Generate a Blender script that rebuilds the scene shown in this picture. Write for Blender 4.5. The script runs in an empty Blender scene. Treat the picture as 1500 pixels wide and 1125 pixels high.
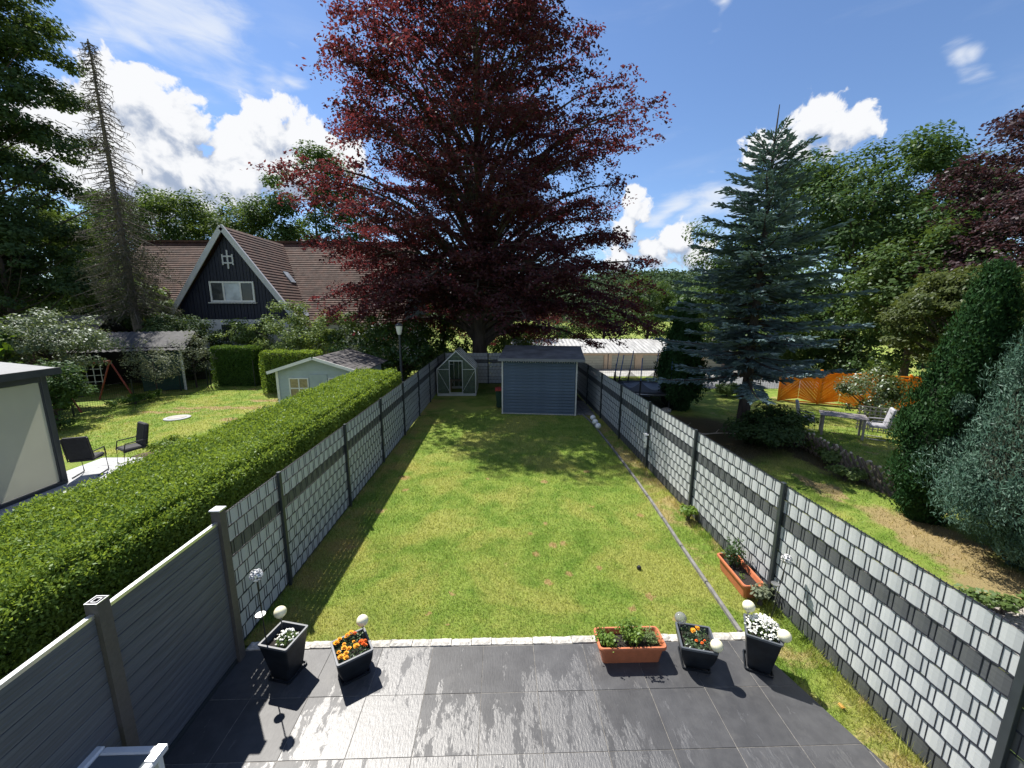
import bpy, bmesh, math, random
import numpy as np
from mathutils import Vector, Matrix

# ------------------------------------------------------------------ camera
S = bpy.context.scene
COL = S.collection
PIT, YAW, ROL, CAMH, FPX = 0.1835, 0.0293, 0.0029, 4.2208, 575.0
cy_, sy_ = math.cos(YAW), math.sin(YAW)
def _yaw(v): return Vector((cy_*v[0] + sy_*v[1], -sy_*v[0] + cy_*v[1], v[2]))
_r = _yaw((1, 0, 0)); _u = _yaw((0, math.sin(PIT), math.cos(PIT))); _f = _yaw((0, math.cos(PIT), -math.sin(PIT)))
cr_, sr_ = math.cos(ROL), math.sin(ROL)
_x = _r*cr_ + _u*sr_; _y = _u*cr_ - _r*sr_
cam_d = bpy.data.cameras.new('camera'); cam = bpy.data.objects.new('camera', cam_d); COL.objects.link(cam)
cam_d.sensor_width = 36.0; cam_d.lens = FPX/1500*36; cam_d.clip_end = 3000; cam_d.clip_start = 0.05
M4 = Matrix.Identity(4)
for i in range(3):
    M4[i][0] = _x[i]; M4[i][1] = _y[i]; M4[i][2] = -_f[i]
M4[0][3], M4[1][3], M4[2][3] = 0, 0, CAMH
cam.matrix_world = M4
S.camera = cam
S.render.resolution_x, S.render.resolution_y = 1024, 768

# ------------------------------------------------------------------ light
SUN_EL = math.radians(56.5)
SUN_AZ = math.radians(-39.0)            # from +Y towards -X
SUN_DIR = Vector((math.sin(SUN_AZ)*math.cos(SUN_EL), math.cos(SUN_AZ)*math.cos(SUN_EL), math.sin(SUN_EL)))
sd = bpy.data.lights.new('sun', 'SUN'); sun = bpy.data.objects.new('sun', sd); COL.objects.link(sun)
sd.energy = 4.8; sd.angle = math.radians(0.53); sd.color = (1.0, 0.95, 0.87)
sun.rotation_euler = (-SUN_DIR).to_track_quat('-Z', 'Y').to_euler()
sun.location = SUN_DIR*60
S.view_settings.view_transform = 'Standard'
try: S.view_settings.look = 'None'
except Exception: pass
S.view_settings.exposure = 0.9; S.view_settings.gamma = 1.0; S.view_settings.use_curve_mapping = False
S.render.engine = 'CYCLES'
S.cycles.max_bounces = 8; S.cycles.diffuse_bounces = 4; S.cycles.glossy_bounces = 3
S.cycles.transmission_bounces = 6; S.cycles.transparent_max_bounces = 24

class NT:
    """tiny node helper"""
    def __init__(s, t): s.t = t; s.n = t.nodes; s.l = t.links
    def new(s, typ, **kw):
        n = s.n.new(typ)
        for k, v in kw.items(): setattr(n, k, v)
        return n
    def put(s, sock, v):
        if isinstance(v, bpy.types.NodeSocket): s.l.new(v, sock)
        elif v is not None: sock.default_value = v
    def math(s, op, a, b=None, c=None, clamp=False):
        n = s.new('ShaderNodeMath', operation=op, use_clamp=clamp)
        s.put(n.inputs[0], a); s.put(n.inputs[1], b)
        if c is not None: s.put(n.inputs[2], c)
        return n.outputs[0]
    def vm(s, op, a, b=None):
        n = s.new('ShaderNodeVectorMath', operation=op)
        s.put(n.inputs[0], a)
        if b is not None:
            if op == 'SCALE': s.put(n.inputs['Scale'], b)
            else: s.put(n.inputs[1], b)
        return n.outputs['Value'] if op in ('DISTANCE', 'LENGTH', 'DOT_PRODUCT') else n.outputs[0]
    def noise(s, vec, scale, detail=4, rough=.55, dist=0.0, out=0):
        n = s.new('ShaderNodeTexNoise'); s.put(n.inputs['Vector'], vec); s.put(n.inputs['Scale'], scale)
        n.inputs['Detail'].default_value = detail; n.inputs['Roughness'].default_value = rough
        n.inputs['Distortion'].default_value = dist
        return n.outputs[out]
    def sstep(s, v, a, b, lo=0.0, hi=1.0):
        n = s.new('ShaderNodeMapRange', interpolation_type='SMOOTHSTEP')
        s.put(n.inputs[0], v); n.inputs[1].default_value = a; n.inputs[2].default_value = b
        n.inputs[3].default_value = lo; n.inputs[4].default_value = hi
        return n.outputs[0]
    def mix(s, f, a, b):
        n = s.new('ShaderNodeMix', data_type='RGBA')
        s.put(n.inputs[0], f)
        for sock, v in ((n.inputs[6], a), (n.inputs[7], b)):
            if isinstance(v, tuple) and len(v) == 3: v = (*v, 1)
            s.put(sock, v)
        return n.outputs[2]
    def scalev(s, vec, sc):
        n = s.new('ShaderNodeMapping'); s.put(n.inputs['Vector'], vec); n.inputs['Scale'].default_value = sc
        return n.outputs[0]

# ------------------------------------------------------------------ sky and clouds
W = bpy.data.worlds.new('World'); S.world = W; W.use_nodes = True
w = NT(W.node_tree)
for n in list(w.n): w.n.remove(n)
wout = w.new('ShaderNodeOutputWorld'); wbg = w.new('ShaderNodeBackground'); wbg.inputs[1].default_value = 0.064
w.l.new(wbg.outputs[0], wout.inputs[0])
sky = w.new('ShaderNodeTexSky', sky_type='NISHITA')
sky.sun_disc = False; sky.sun_elevation = SUN_EL; sky.sun_rotation = SUN_AZ
sky.air_density = 1.0; sky.dust_density = 0.15; sky.ozone_density = 2.6; sky.altitude = 50
def skydir(u, v):
    a, b = u-750, v-562.5
    d = _x*(a/FPX) - _y*(b/FPX) + _f
    return tuple(d.normalized())
CUM = [  # cumulus heaps: a direction and an angular radius
 ((190, 152), .075), ((232, 160), .055), ((140, 160), .055), ((105, 175), .045), ((265, 195), .055), ((180, 225), .085), ((240, 240), .07), ((285, 262), .075), ((385, 185), .060),
 ((350, 222), .055), ((432, 190), .058), ((455, 215), .055), ((420, 250), .07), ((350, 270), .06), ((220, 290), .07), ((130, 250), .07), ((300, 303), .040), ((500, 240), .055), ((60, 200), .06),
 ((1195, 172), .048), ((1240, 190), .042), ((1110, 212), .040), ((1158, 212), .048), ((1285, 195), .018), ((1210, 222), .026),
 ((990, 352), .045), ((955, 372), .045), ((1020, 375), .045), ((935, 300), .038), ((915, 330), .042), ((905, 380), .045),
 ((1048, 248), .010)]
SOFT = [((235, 20), .12), ((290, 45), .085), ((180, 5), .08), ((390, 115), .055), ((425, 105), .035), ((340, 110), .05), ((1405, 96), .030), ((1425, 88), .026), ((1055, 28), .022),
 ((1035, 292), .07), ((1090, 290), .05), ((975, 298), .06), ((150, 75), .05), ((200, 85), .05)]
g = bpy.data.node_groups.new('cloud_density', 'ShaderNodeTree')
g.interface.new_socket('Vector', in_out='INPUT', socket_type='NodeSocketVector')
g.interface.new_socket('Cumulus', in_out='OUTPUT', socket_type='NodeSocketFloat')
gn = NT(g); gi = gn.new('NodeGroupInput'); go = gn.new('NodeGroupOutput')
D0 = gi.outputs[0]
wn = gn.vm('SUBTRACT', gn.noise(D0, 9, 3, .55, out=1), (.5, .5, .5))
D1 = gn.vm('ADD', D0, gn.vm('SCALE', wn, .07))
fld = None
for (uv, r) in CUM:
    d = gn.math('MULTIPLY_ADD', gn.vm('DISTANCE', D1, skydir(*uv)), -1.0/r, 1.0)
    d = gn.math('MULTIPLY', d, min(1.0, .35 + r*7))
    fld = d if fld is None else gn.math('SMOOTH_MAX', fld, d, .25)
# the same kind of cloud continues unseen behind the camera, cover raised for fill light
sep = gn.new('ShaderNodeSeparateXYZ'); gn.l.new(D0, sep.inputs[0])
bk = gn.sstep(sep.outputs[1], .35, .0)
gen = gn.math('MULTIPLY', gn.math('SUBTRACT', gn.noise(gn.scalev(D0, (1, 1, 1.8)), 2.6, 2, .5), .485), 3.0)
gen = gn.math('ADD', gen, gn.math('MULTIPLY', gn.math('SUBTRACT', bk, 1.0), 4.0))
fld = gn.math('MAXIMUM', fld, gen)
bil = gn.noise(D1, 28, 8, .58)
gn.l.new(gn.math('ADD', fld, gn.math('MULTIPLY', gn.math('SUBTRACT', bil, .52), 1.3)), go.inputs[0])
tc = w.new('ShaderNodeTexCoord'); D = tc.outputs['Generated']
def cden(vec):
    n = w.new('ShaderNodeGroup'); n.node_tree = g; w.put(n.inputs[0], vec); return n.outputs[0]
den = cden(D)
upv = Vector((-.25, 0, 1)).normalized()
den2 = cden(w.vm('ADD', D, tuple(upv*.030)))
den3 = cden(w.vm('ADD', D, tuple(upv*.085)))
alpha = w.sstep(den, .02, .20)
lit = w.math('ADD', w.math('MULTIPLY', w.math('SUBTRACT', den, den2), 1.2), w.math('MULTIPLY', w.math('SUBTRACT', den, den3), .55))
lit = w.math('ADD', w.math('ADD', lit, .44), w.math('MULTIPLY', w.math('SUBTRACT', w.noise(D, 34, 5, .6), .5), .35))
lit = w.sstep(lit, .0, 1.0)
ccol = w.mix(lit, (3.3, 3.95, 5.2), (8.0, 8.1, 8.3))
# thin streaked cloud
sf = None
Ds = w.vm('ADD', D, w.vm('SCALE', w.vm('SUBTRACT', w.noise(w.scalev(D, (1, 1, 3.2)), 5, 3, .5, out=1), (.5, .5, .5)), .16))
for (uv, r) in SOFT:
    d = w.math('MULTIPLY_ADD', w.vm('DISTANCE', Ds, skydir(*uv)), -1.0/r, 1.0)
    sf = d if sf is None else w.math('SMOOTH_MAX', sf, d, .2)
str_n = w.noise(w.scalev(D, (1.0, 1.0, 3.0)), 11, 6, .6, .6)
sden = w.math('ADD', sf, w.math('MULTIPLY', w.math('SUBTRACT', str_n, .5), 1.5))
salpha = w.math('MULTIPLY', w.sstep(sden, .0, 1.1), .80)
cn = w.sstep(w.noise(w.scalev(D, (1, 1.4, 4.5)), 3.2, 5, .6, .4), .52, .80)
salpha = w.math('MAXIMUM', salpha, w.math('MULTIPLY', cn, .10))
skyc = w.mix(salpha, w.vm('MULTIPLY', sky.outputs[0], (1.04, 1.14, 1.30)), (7.2, 7.6, 8.2))
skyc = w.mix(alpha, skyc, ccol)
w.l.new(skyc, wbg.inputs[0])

# ------------------------------------------------------------------ helpers: materials
def newmat(name):
    m = bpy.data.materials.new(name); m.use_nodes = True
    t = NT(m.node_tree)
    for n in list(t.n): t.n.remove(n)
    o = t.new('ShaderNodeOutputMaterial')
    return m, t, o
def pm(name, col, rough=.6, metal=0.0, var=.15, vscale=3.0, bump=0.0, bscale=40.0, spec=.5, stretch=(1, 1, 1), island=0.0, coat=0.0, bdist=.01):
    """general procedural surface: base colour broken up by noise, fine relief"""
    m, t, o = newmat(name)
    p = t.new('ShaderNodeBsdfPrincipled'); t.l.new(p.outputs[0], o.inputs[0])
    co = t.new('ShaderNodeTexCoord').outputs['Object']; co = t.scalev(co, stretch)
    nz = t.noise(co, vscale, 6, .6)
    lo = tuple(c*(1-var) for c in col); hi = tuple(min(1, c*(1+var)) for c in col)
    c = t.mix(t.sstep(nz, .3, .7), lo, hi)
    if island:
        oi = t.new('ShaderNodeObjectInfo').outputs['Random']
        hs = t.new('ShaderNodeHueSaturation'); t.put(hs.inputs['Value'], t.math('MULTIPLY_ADD', oi, island*2, 1-island)); t.l.new(c, hs.inputs['Color']); c = hs.outputs[0]
    t.l.new(c, p.inputs['Base Color'])
    p.inputs['Roughness'].default_value = rough; p.inputs['Metallic'].default_value = metal
    p.inputs['Specular IOR Level'].default_value = spec; p.inputs['Coat Weight'].default_value = coat
    t.put(p.inputs['Roughness'], t.math('ADD', t.math('MULTIPLY', t.noise(co, vscale*2.3, 3), .2), rough-.1))
    if bump:
        b = t.new('ShaderNodeBump'); b.inputs['Strength'].default_value = bump; b.inputs['Distance'].default_value = bdist
        t.l.new(t.noise(co, bscale, 5, .6), b.inputs['Height']); t.l.new(b.outputs[0], p.inputs['Normal'])
    return m
def leafmat(name, c1, c2, tcol, trans=.35, gloss=.06, vscale=.6, rough=.45, c3=None):
    m, t, o = newmat(name)
    gi = t.new('ShaderNodeNewGeometry'); ri = gi.outputs['Random Per Island']
    nz = t.noise(gi.outputs['Position'], vscale, 3, .5)
    f = t.math('ADD', t.math('MULTIPLY', ri, .6), t.math('MULTIPLY', t.sstep(nz, .35, .65), .4))
    c = t.mix(f, c1, c2)
    if c3: c = t.mix(t.sstep(ri, .93, .97), c, c3)
    d = t.new('ShaderNodeBsdfDiffuse'); t.l.new(c, d.inputs[0])
    tr = t.new('ShaderNodeBsdfTranslucent')
    t.l.new(t.mix(t.math('MULTIPLY', ri, .7), tcol, tuple(x*.5 for x in tcol)), tr.inputs[0])
    mx = t.new('ShaderNodeMixShader'); mx.inputs[0].default_value = trans
    t.l.new(d.outputs[0], mx.inputs[1]); t.l.new(tr.outputs[0], mx.inputs[2])
    gl = t.new('ShaderNodeBsdfGlossy'); gl.inputs['Roughness'].default_value = rough; gl.inputs[0].default_value = (.9, .95, 1, 1)
    m2 = t.new('ShaderNodeMixShader'); m2.inputs[0].default_value = gloss
    t.l.new(mx.outputs[0], m2.inputs[1]); t.l.new(gl.outputs[0], m2.inputs[2]); t.l.new(m2.outputs[0], o.inputs[0])
    return m
def glassmat(name, tint, f=.25, rough=.05):
    m, t, o = newmat(name)
    a = t.new('ShaderNodeBsdfTransparent'); a.inputs[0].default_value = (*tint, 1)
    b = t.new('ShaderNodeBsdfGlossy'); b.inputs['Roughness'].default_value = rough
    d = t.new('ShaderNodeBsdfDiffuse'); d.inputs[0].default_value = (*[min(1, x*.35) for x in tint], 1)
    lw = t.new('ShaderNodeLayerWeight'); lw.inputs[0].default_value = .35
    m1 = t.new('ShaderNodeMixShader'); m1.inputs[0].default_value = f; t.l.new(a.outputs[0], m1.inputs[1]); t.l.new(d.outputs[0], m1.inputs[2])
    m2 = t.new('ShaderNodeMixShader'); t.l.new(t.math('MULTIPLY', lw.outputs['Fresnel'], .6), m2.inputs[0]); t.l.new(m1.outputs[0], m2.inputs[1]); t.l.new(b.outputs[0], m2.inputs[2])
    t.l.new(m2.outputs[0], o.inputs[0]); return m
def netmat(name, col, cover):
    m, t, o = newmat(name)
    a = t.new('ShaderNodeBsdfTransparent'); d = t.new('ShaderNodeBsdfDiffuse'); d.inputs[0].default_value = (*col, 1)
    mx = t.new('ShaderNodeMixShader'); mx.inputs[0].default_value = cover
    t.l.new(a.outputs[0], mx.inputs[1]); t.l.new(d.outputs[0], mx.inputs[2]); t.l.new(mx.outputs[0], o.inputs[0]); return m

# ------------------------------------------------------------------ helpers: objects
def tag(o, label=None, cat=None, group=None, kind=None):
    if label: o['label'] = label
    if cat: o['category'] = cat
    if group: o['group'] = group
    if kind: o['kind'] = kind
    return o
def thing(name, label, cat, loc=(0, 0, 0), rz=0.0, group=None):
    o = bpy.data.objects.new(name, None); COL.objects.link(o); o.empty_display_size = .2
    o.location = loc; o.rotation_euler = (0, 0, rz)
    return tag(o, label, cat, group)
def place(name, me, parent=None, loc=(0, 0, 0), rot=(0, 0, 0), sc=None):
    o = bpy.data.objects.new(name, me); COL.objects.link(o); o.parent = parent
    o.location = loc; o.rotation_euler = rot
    if sc: o.scale = sc
    return o
class MB:
    def __init__(s): s.v = []; s.f = []
    def add(s, vs, fs):
        b = len(s.v); s.v += [tuple(q) for q in vs]; s.f += [tuple(i+b for i in q) for q in fs]; return s
    def box(s, c, d, rz=0.0, M=None):
        x, y, z = d[0]/2, d[1]/2, d[2]/2
        vs = [Vector((a*x, b*y, e*z)) for e in (-1, 1) for a, b in ((-1, -1), (1, -1), (1, 1), (-1, 1))]
        R = M if M is not None else Matrix.Rotation(rz, 3, 'Z')
        vs = [R @ q + Vector(c) for q in vs]
        return s.add(vs, [(3, 2, 1, 0), (4, 5, 6, 7), (0, 1, 5, 4), (1, 2, 6, 5), (2, 3, 7, 6), (3, 0, 4, 7)])
    def beam(s, p0, p1, wd, ht, up=(0, 0, 1)):
        p0, p1 = Vector(p0), Vector(p1); d = p1-p0; L = d.length; d.normalize()
        u = Vector(up)
        if abs(d.dot(u)) > .98: u = Vector((0, 1, 0))
        a = d.cross(u).normalized(); b = a.cross(d)
        M = Matrix((d, a, b)).transposed()
        return s.box((p0+p1)/2, (L, wd, ht), M=M)
    def tube(s, pts, rad, n=8, cap=True):
        pts = [Vector(p) for p in pts]
        if not hasattr(rad, '__len__'): rad = [rad]*len(pts)
        b0 = len(s.v); prev = None
        for i, p in enumerate(pts):
            d = (pts[min(i+1, len(pts)-1)] - pts[max(i-1, 0)])
            if d.length < 1e-9: d = Vector((0, 0, 1))
            d.normalize()
            if prev is None:
                a = d.cross(Vector((0, 0, 1)) if abs(d.z) < .9 else Vector((1, 0, 0))).normalized()
            else:
                a = (prev - d*prev.dot(d)); a = a.normalized() if a.length > 1e-6 else d.orthogonal().normalized()
            prev = a; c = d.cross(a)
            for k in range(n):
                t = 2*math.pi*k/n
                s.v.append(tuple(p + (a*math.cos(t) + c*math.sin(t))*rad[i]))
        for i in range(len(pts)-1):
            for k in range(n):
                k2 = (k+1) % n
                s.f.append((b0+i*n+k, b0+i*n+k2, b0+(i+1)*n+k2, b0+(i+1)*n+k))
        if cap:
            s.f.append(tuple(b0+k for k in reversed(range(n)))); e = b0+(len(pts)-1)*n; s.f.append(tuple(e+k for k in range(n)))
        return s
    def lathe(s, prof, n=16, c=(0, 0, 0)):
        b0 = len(s.v)
        for r, z in prof:
            for k in range(n):
                t = 2*math.pi*k/n; s.v.append((c[0]+r*math.cos(t), c[1]+r*math.sin(t), c[2]+z))
        for i in range(len(prof)-1):
            for k in range(n):
                k2 = (k+1) % n; s.f.append((b0+i*n+k, b0+i*n+k2, b0+(i+1)*n+k2, b0+(i+1)*n+k))
        return s
    def ball(s, c, r, n=12, m=8, sq=1.0):
        return s.lathe([(max(1e-4, r*math.sin(math.pi*i/m)), -r*sq*math.cos(math.pi*i/m)) for i in range(m+1)], n, c)
    def prism(s, poly, axis, a, b):
        """extrude a 2-D polygon: axis 'y' -> poly in xz, 'x' -> poly in yz, 'z' -> poly in xy"""
        def P(q, t): return (q[0], t, q[1]) if axis == 'y' else (t, q[0], q[1]) if axis == 'x' else (q[0], q[1], t)
        n = len(poly); b0 = len(s.v)
        s.v += [P(q, a) for q in poly] + [P(q, b) for q in poly]
        s.f += [tuple(b0+i for i in reversed(range(n))), tuple(b0+n+i for i in range(n))]
        s.f += [(b0+i, b0+(i+1) % n, b0+n+(i+1) % n, b0+n+i) for i in range(n)]
        return s
    def mesh(s, name, m, smooth=False, bevel=0.0):
        me = bpy.data.meshes.new(name); me.from_pydata(s.v, [], s.f)
        bm = bmesh.new(); bm.from_mesh(me)
        bmesh.ops.recalc_face_normals(bm, faces=bm.faces)
        if bevel: bmesh.ops.bevel(bm, geom=list(bm.edges), offset=bevel, segments=1, affect='EDGES', profile=.6)
        bm.to_mesh(me); bm.free()
        if smooth: me.polygons.foreach_set('use_smooth', [True]*len(me.polygons))
        me.materials.append(m); return me
    def build(s, name, m, parent=None, loc=(0, 0, 0), rot=(0, 0, 0), smooth=False, bevel=0.0):
        return place(name, s.mesh(name, m, smooth, bevel), parent, loc, rot)
def polymesh(name, co, k, m):
    """n separate k-gons from an (n*k,3) array"""
    co = np.asarray(co, np.float32).reshape(-1, 3); n = len(co)//k
    me = bpy.data.meshes.new(name)
    me.vertices.add(n*k); me.vertices.foreach_set('co', co.ravel())
    me.loops.add(n*k); me.loops.foreach_set('vertex_index', np.arange(n*k, dtype=np.int32))
    me.polygons.add(n); me.polygons.foreach_set('loop_start', np.arange(0, n*k, k, dtype=np.int32))
    me.update(calc_edges=True); me.materials.append(m); return me
def unit(a): return a/np.maximum(np.linalg.norm(a, axis=-1, keepdims=True), 1e-9)
def leafquads(rng, C, N, size, ratio=.6, svar=.35, axis=None):
    """leaf blades centred at C with normals N; a bent six-point blade costs too much, so a kite of four"""
    n = len(C); N = unit(N)
    A = rng.normal(size=(n, 3)) if axis is None else axis + rng.normal(size=(n, 3))*.25
    A = unit(A - N*np.sum(A*N, 1, keepdims=True)); B = np.cross(N, A)
    s = size*(1 + svar*rng.uniform(-1, 1, (n, 1)))
    A = A*s*.5; B = B*s*.5*ratio
    q = np.stack([C+A, C+B-A*.15, C-A, C-B-A*.15], 1)
    return q.reshape(-1, 3)
def struct(o): o['kind'] = 'structure'; return o
def sheet(name, poly, z, m, parent=None):
    me = bpy.data.meshes.new(name); me.from_pydata([(x, y, z) for x, y in poly], [], [tuple(range(len(poly)))]); me.materials.append(m)
    return place(name, me, parent)

# ------------------------------------------------------------------ ground
def hz(x, y):
    """height of the land: level gardens, falling away behind the back fence towards the garages"""
    def ss(a, b, t):
        t = min(1, max(0, (t-a)/(b-a))); return t*t*(3-2*t)
    return -2.36*ss(22.5, 43, y)*ss(-6, 1, x) - .06
def grass_nodes(t, dry=.5):
    pos = t.new('ShaderNodeNewGeometry').outputs['Position']
    pos = t.vm('MULTIPLY', pos, (1, 1, 0))
    big = t.noise(pos, .55, 4, .6, .4); mid = t.noise(pos, 2.2, 5, .62, .3); fine = t.noise(pos, 26, 4, .7)
    c = t.mix(t.sstep(mid, .32, .66), (.125, .205, .030), (.215, .280, .055))
    c = t.mix(t.math('MULTIPLY', t.sstep(big, .46, .62), .75), c, (.30, .30, .078))
    dr = t.sstep(t.math('ADD', t.noise(pos, 1.35, 6, .7, .8), t.math('MULTIPLY', t.noise(pos, .3, 2), .5)), .98-.22*dry, 1.12-.22*dry)
    c = t.mix(t.math('MULTIPLY', dr, .85), c, (.36, .285, .13))
    c = t.mix(t.sstep(fine, .25, .75), t.vm('SCALE', c, .62), t.vm('SCALE', c, 1.25))
    return c, pos, fine
LAWN_SPOTS = [(.95, 6.55, .12), (1.15, 6.6, .10), (.62, 6.3, .09), (.55, 6.95, .08), (.75, 5.55, .09), (1.12, 5.75, .08), (.9, 7.3, .08), (1.1, 9.3, .13), (-.35, 9.5, .07), (2.0, 8.0, .07),
  (1.9, 4.95, .09), (2.25, 5.2, .10), (2.45, 4.75, .07), (-1.05, 4.95, .05), (-.72, 4.75, .05), (-.75, 5.35, .06), (1.65, 5.9, .07), (-2.3, 8.9, .10), (-2.6, 7.9, .16), (-2.5, 9.6, .2), (-2.75, 6.6, .12), (2.95, 7.6, .1), (2.3, 9.9, .12)]
WORN = [(8.3, 6.7, .75, 1.5, 0), (7.9, 9.0, .35, .8, 0), (9.4, 11.2, .8, 3.4, 1), (7.2, 13.2, 2.6, 3.0, 1), (8.0, 5.4, .9, .6, 0), (-12.4, 17.4, 2.6, .35, 0), (-14.2, 16.6, 1.4, .3, 0), (-10.5, 18.8, 1.8, .35, 0), (-10.2, 15.4, 1.2, .3, 0), (-9.2, 20.5, 1.5, .5, 0)]
def grass_mat(name, dry=.5, blade=False, spots=False, worn=False):
    m, t, o = newmat(name)
    c, pos, fine = grass_nodes(t, dry)
    if worn:
        wpos = t.vm('ADD', pos, t.vm('MULTIPLY', t.vm('SUBTRACT', t.noise(pos, 1.4, 5, .65, out=1), (.5, .5, .5)), (1.6, 1.6, 0)))
        for kind_, col in ((0, (.33, .235, .13)), (1, (.085, .062, .042))):
            f = None
            for x, y, rx, ry, k in WORN:
                if k != kind_: continue
                v = t.vm('MULTIPLY', t.vm('SUBTRACT', wpos, (x, y, 0)), (1/rx, 1/ry, 0))
                d = t.math('SUBTRACT', 1.0, t.vm('LENGTH', v)); f = d if f is None else t.math('MAXIMUM', f, d)
            c = t.mix(t.math('MULTIPLY', t.sstep(f, -.05, .35), .9 if kind_ else .8), c, t.mix(fine, tuple(q*.6 for q in col), tuple(q*1.3 for q in col)))
    if spots:
        f = None
        wpos = t.vm('ADD', pos, t.vm('MULTIPLY', t.vm('SUBTRACT', t.noise(pos, 9, 3, .6, out=1), (.5, .5, .5)), (.22, .22, 0)))
        for x, y, r in LAWN_SPOTS:
            d = t.math('MULTIPLY_ADD', t.vm('DISTANCE', wpos, (x, y, 0)), -1/r, 1.0)
            f = d if f is None else t.math('MAXIMUM', f, d)
        c = t.mix(t.math('MULTIPLY', t.sstep(f, .1, .55), .8), c, (.34, .23, .11))
        sx = t.new('ShaderNodeSeparateXYZ'); t.l.new(pos, sx.inputs[0])
        ed = t.math('MULTIPLY', t.sstep(t.math('ADD', sx.outputs[0], t.math('MULTIPLY', t.noise(pos, 1.6, 4), 1.6)), -1.55, -2.35), t.sstep(t.noise(pos, 1.1, 4, .6), .4, .62))
        c = t.mix(t.math('MULTIPLY', ed, .75), c, (.34, .25, .09))
    if blade:
        ri = t.new('ShaderNodeNewGeometry').outputs['Random Per Island']
        c = t.vm('SCALE', c, t.math('MULTIPLY_ADD', ri, .9, .75))
        d = t.new('ShaderNodeBsdfDiffuse'); t.l.new(c, d.inputs[0])
        tr = t.new('ShaderNodeBsdfTranslucent'); t.l.new(t.vm('MULTIPLY', c, (1.3, 1.35, .6)), tr.inputs[0])
        mx = t.new('ShaderNodeMixShader'); mx.inputs[0].default_value = .38
        t.l.new(d.outputs[0], mx.inputs[1]); t.l.new(tr.outputs[0], mx.inputs[2])
        gl = t.new('ShaderNodeBsdfGlossy'); gl.inputs['Roughness'].default_value = .42
        m2 = t.new('ShaderNodeMixShader'); m2.inputs[0].default_value = .05
        t.l.new(mx.outputs[0], m2.inputs[1]); t.l.new(gl.outputs[0], m2.inputs[2]); t.l.new(m2.outputs[0], o.inputs[0])
    else:
        p = t.new('ShaderNodeBsdfPrincipled'); p.inputs['Roughness'].default_value = .9; p.inputs['Specular IOR Level'].default_value = .15
        t.l.new(c, p.inputs['Base Color'])
        b = t.new('ShaderNodeBump'); b.inputs['Strength'].default_value = .9; b.inputs['Distance'].default_value = .03
        t.l.new(t.noise(pos, 45, 5, .75), b.inputs['Height']); t.l.new(b.outputs[0], p.inputs['Normal'])
        t.l.new(p.outputs[0], o.inputs[0])
    return m
M_meadow = grass_mat('meadow_grass', .75, worn=True)
M_lawn = grass_mat('lawn_turf', .35, spots=True)
M_blade = grass_mat('lawn_blades', .35, blade=True, spots=True)
M_blade2 = grass_mat('meadow_blades', .75, blade=True, worn=True)
M_verge = grass_mat('verge_turf', 1.3)
M_vblade = grass_mat('verge_blades', 1.25, blade=True)
xs = sorted(set([-900, -400, -200, -120, -80] + list(range(-60, 61, 3)) + [80, 120, 200, 400, 900]))
ys = sorted(set([-200, -80, -30] + [-10, 0, 6, 12, 18] + list(range(20, 64, 2)) + [70, 80, 100, 140, 200, 300, 500, 900, 1800]))
gv = [(x, y, hz(x, y)) for y in ys for x in xs]
nx = len(xs)
gf = [(j*nx+i, j*nx+i+1, (j+1)*nx+i+1, (j+1)*nx+i) for j in range(len(ys)-1) for i in range(nx-1)]
me = bpy.data.meshes.new('ground'); me.from_pydata(gv, [], gf); me.materials.append(M_meadow)
me.polygons.foreach_set('use_smooth', [True]*len(me.polygons))
struct(place('ground', me))
# our lawn and its edges
struct(sheet('lawn', [(-3.34, 4.46), (3.22, 4.46), (3.3, 6.2), (3.46, 9.4), (3.53, 14.2), (3.4, 16.2), (3.4, 22.95), (-3.34, 22.95)], -.026, M_lawn))
struct(sheet('verge', [(3.22, 4.46), (3.22, 4.36), (3.68, 2.8), (4.2, .6), (4.6, .6), (4.6, 22.95), (3.4, 22.95), (3.4, 16.2), (3.53, 14.2), (3.46, 9.4), (3.3, 6.2)], -.026, M_verge))
M_soil = pm('bare_soil', (.075, .052, .036), .95, var=.45, vscale=5, bump=.8, bscale=22, bdist=.03)
M_drysoil = pm('dry_needle_litter', (.25, .165, .09), .95, var=.35, vscale=4, bump=.8, bscale=30, bdist=.02)
def blob(cx, cy, rx, ry, n, seed, rz=0):
    rr = random.Random(seed); out = []
    for i in range(n):
        a = 2*math.pi*i/n; k = 1+rr.uniform(-.2, .2)
        x, y = rx*k*math.cos(a), ry*k*math.sin(a)
        out.append((cx+x*math.cos(rz)-y*math.sin(rz), cy+x*math.sin(rz)+y*math.cos(rz)))
    return out
M_gravel = pm('gravel_bed', (.36, .33, .30), .9, var=.5, vscale=30, bump=1.0, bscale=60, bdist=.03)
struct(sheet('gravel', blob(6.6, 4.6, 1.5, .95, 18, 4, -.35), -.034, M_gravel))
rng = np.random.default_rng(5)
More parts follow.
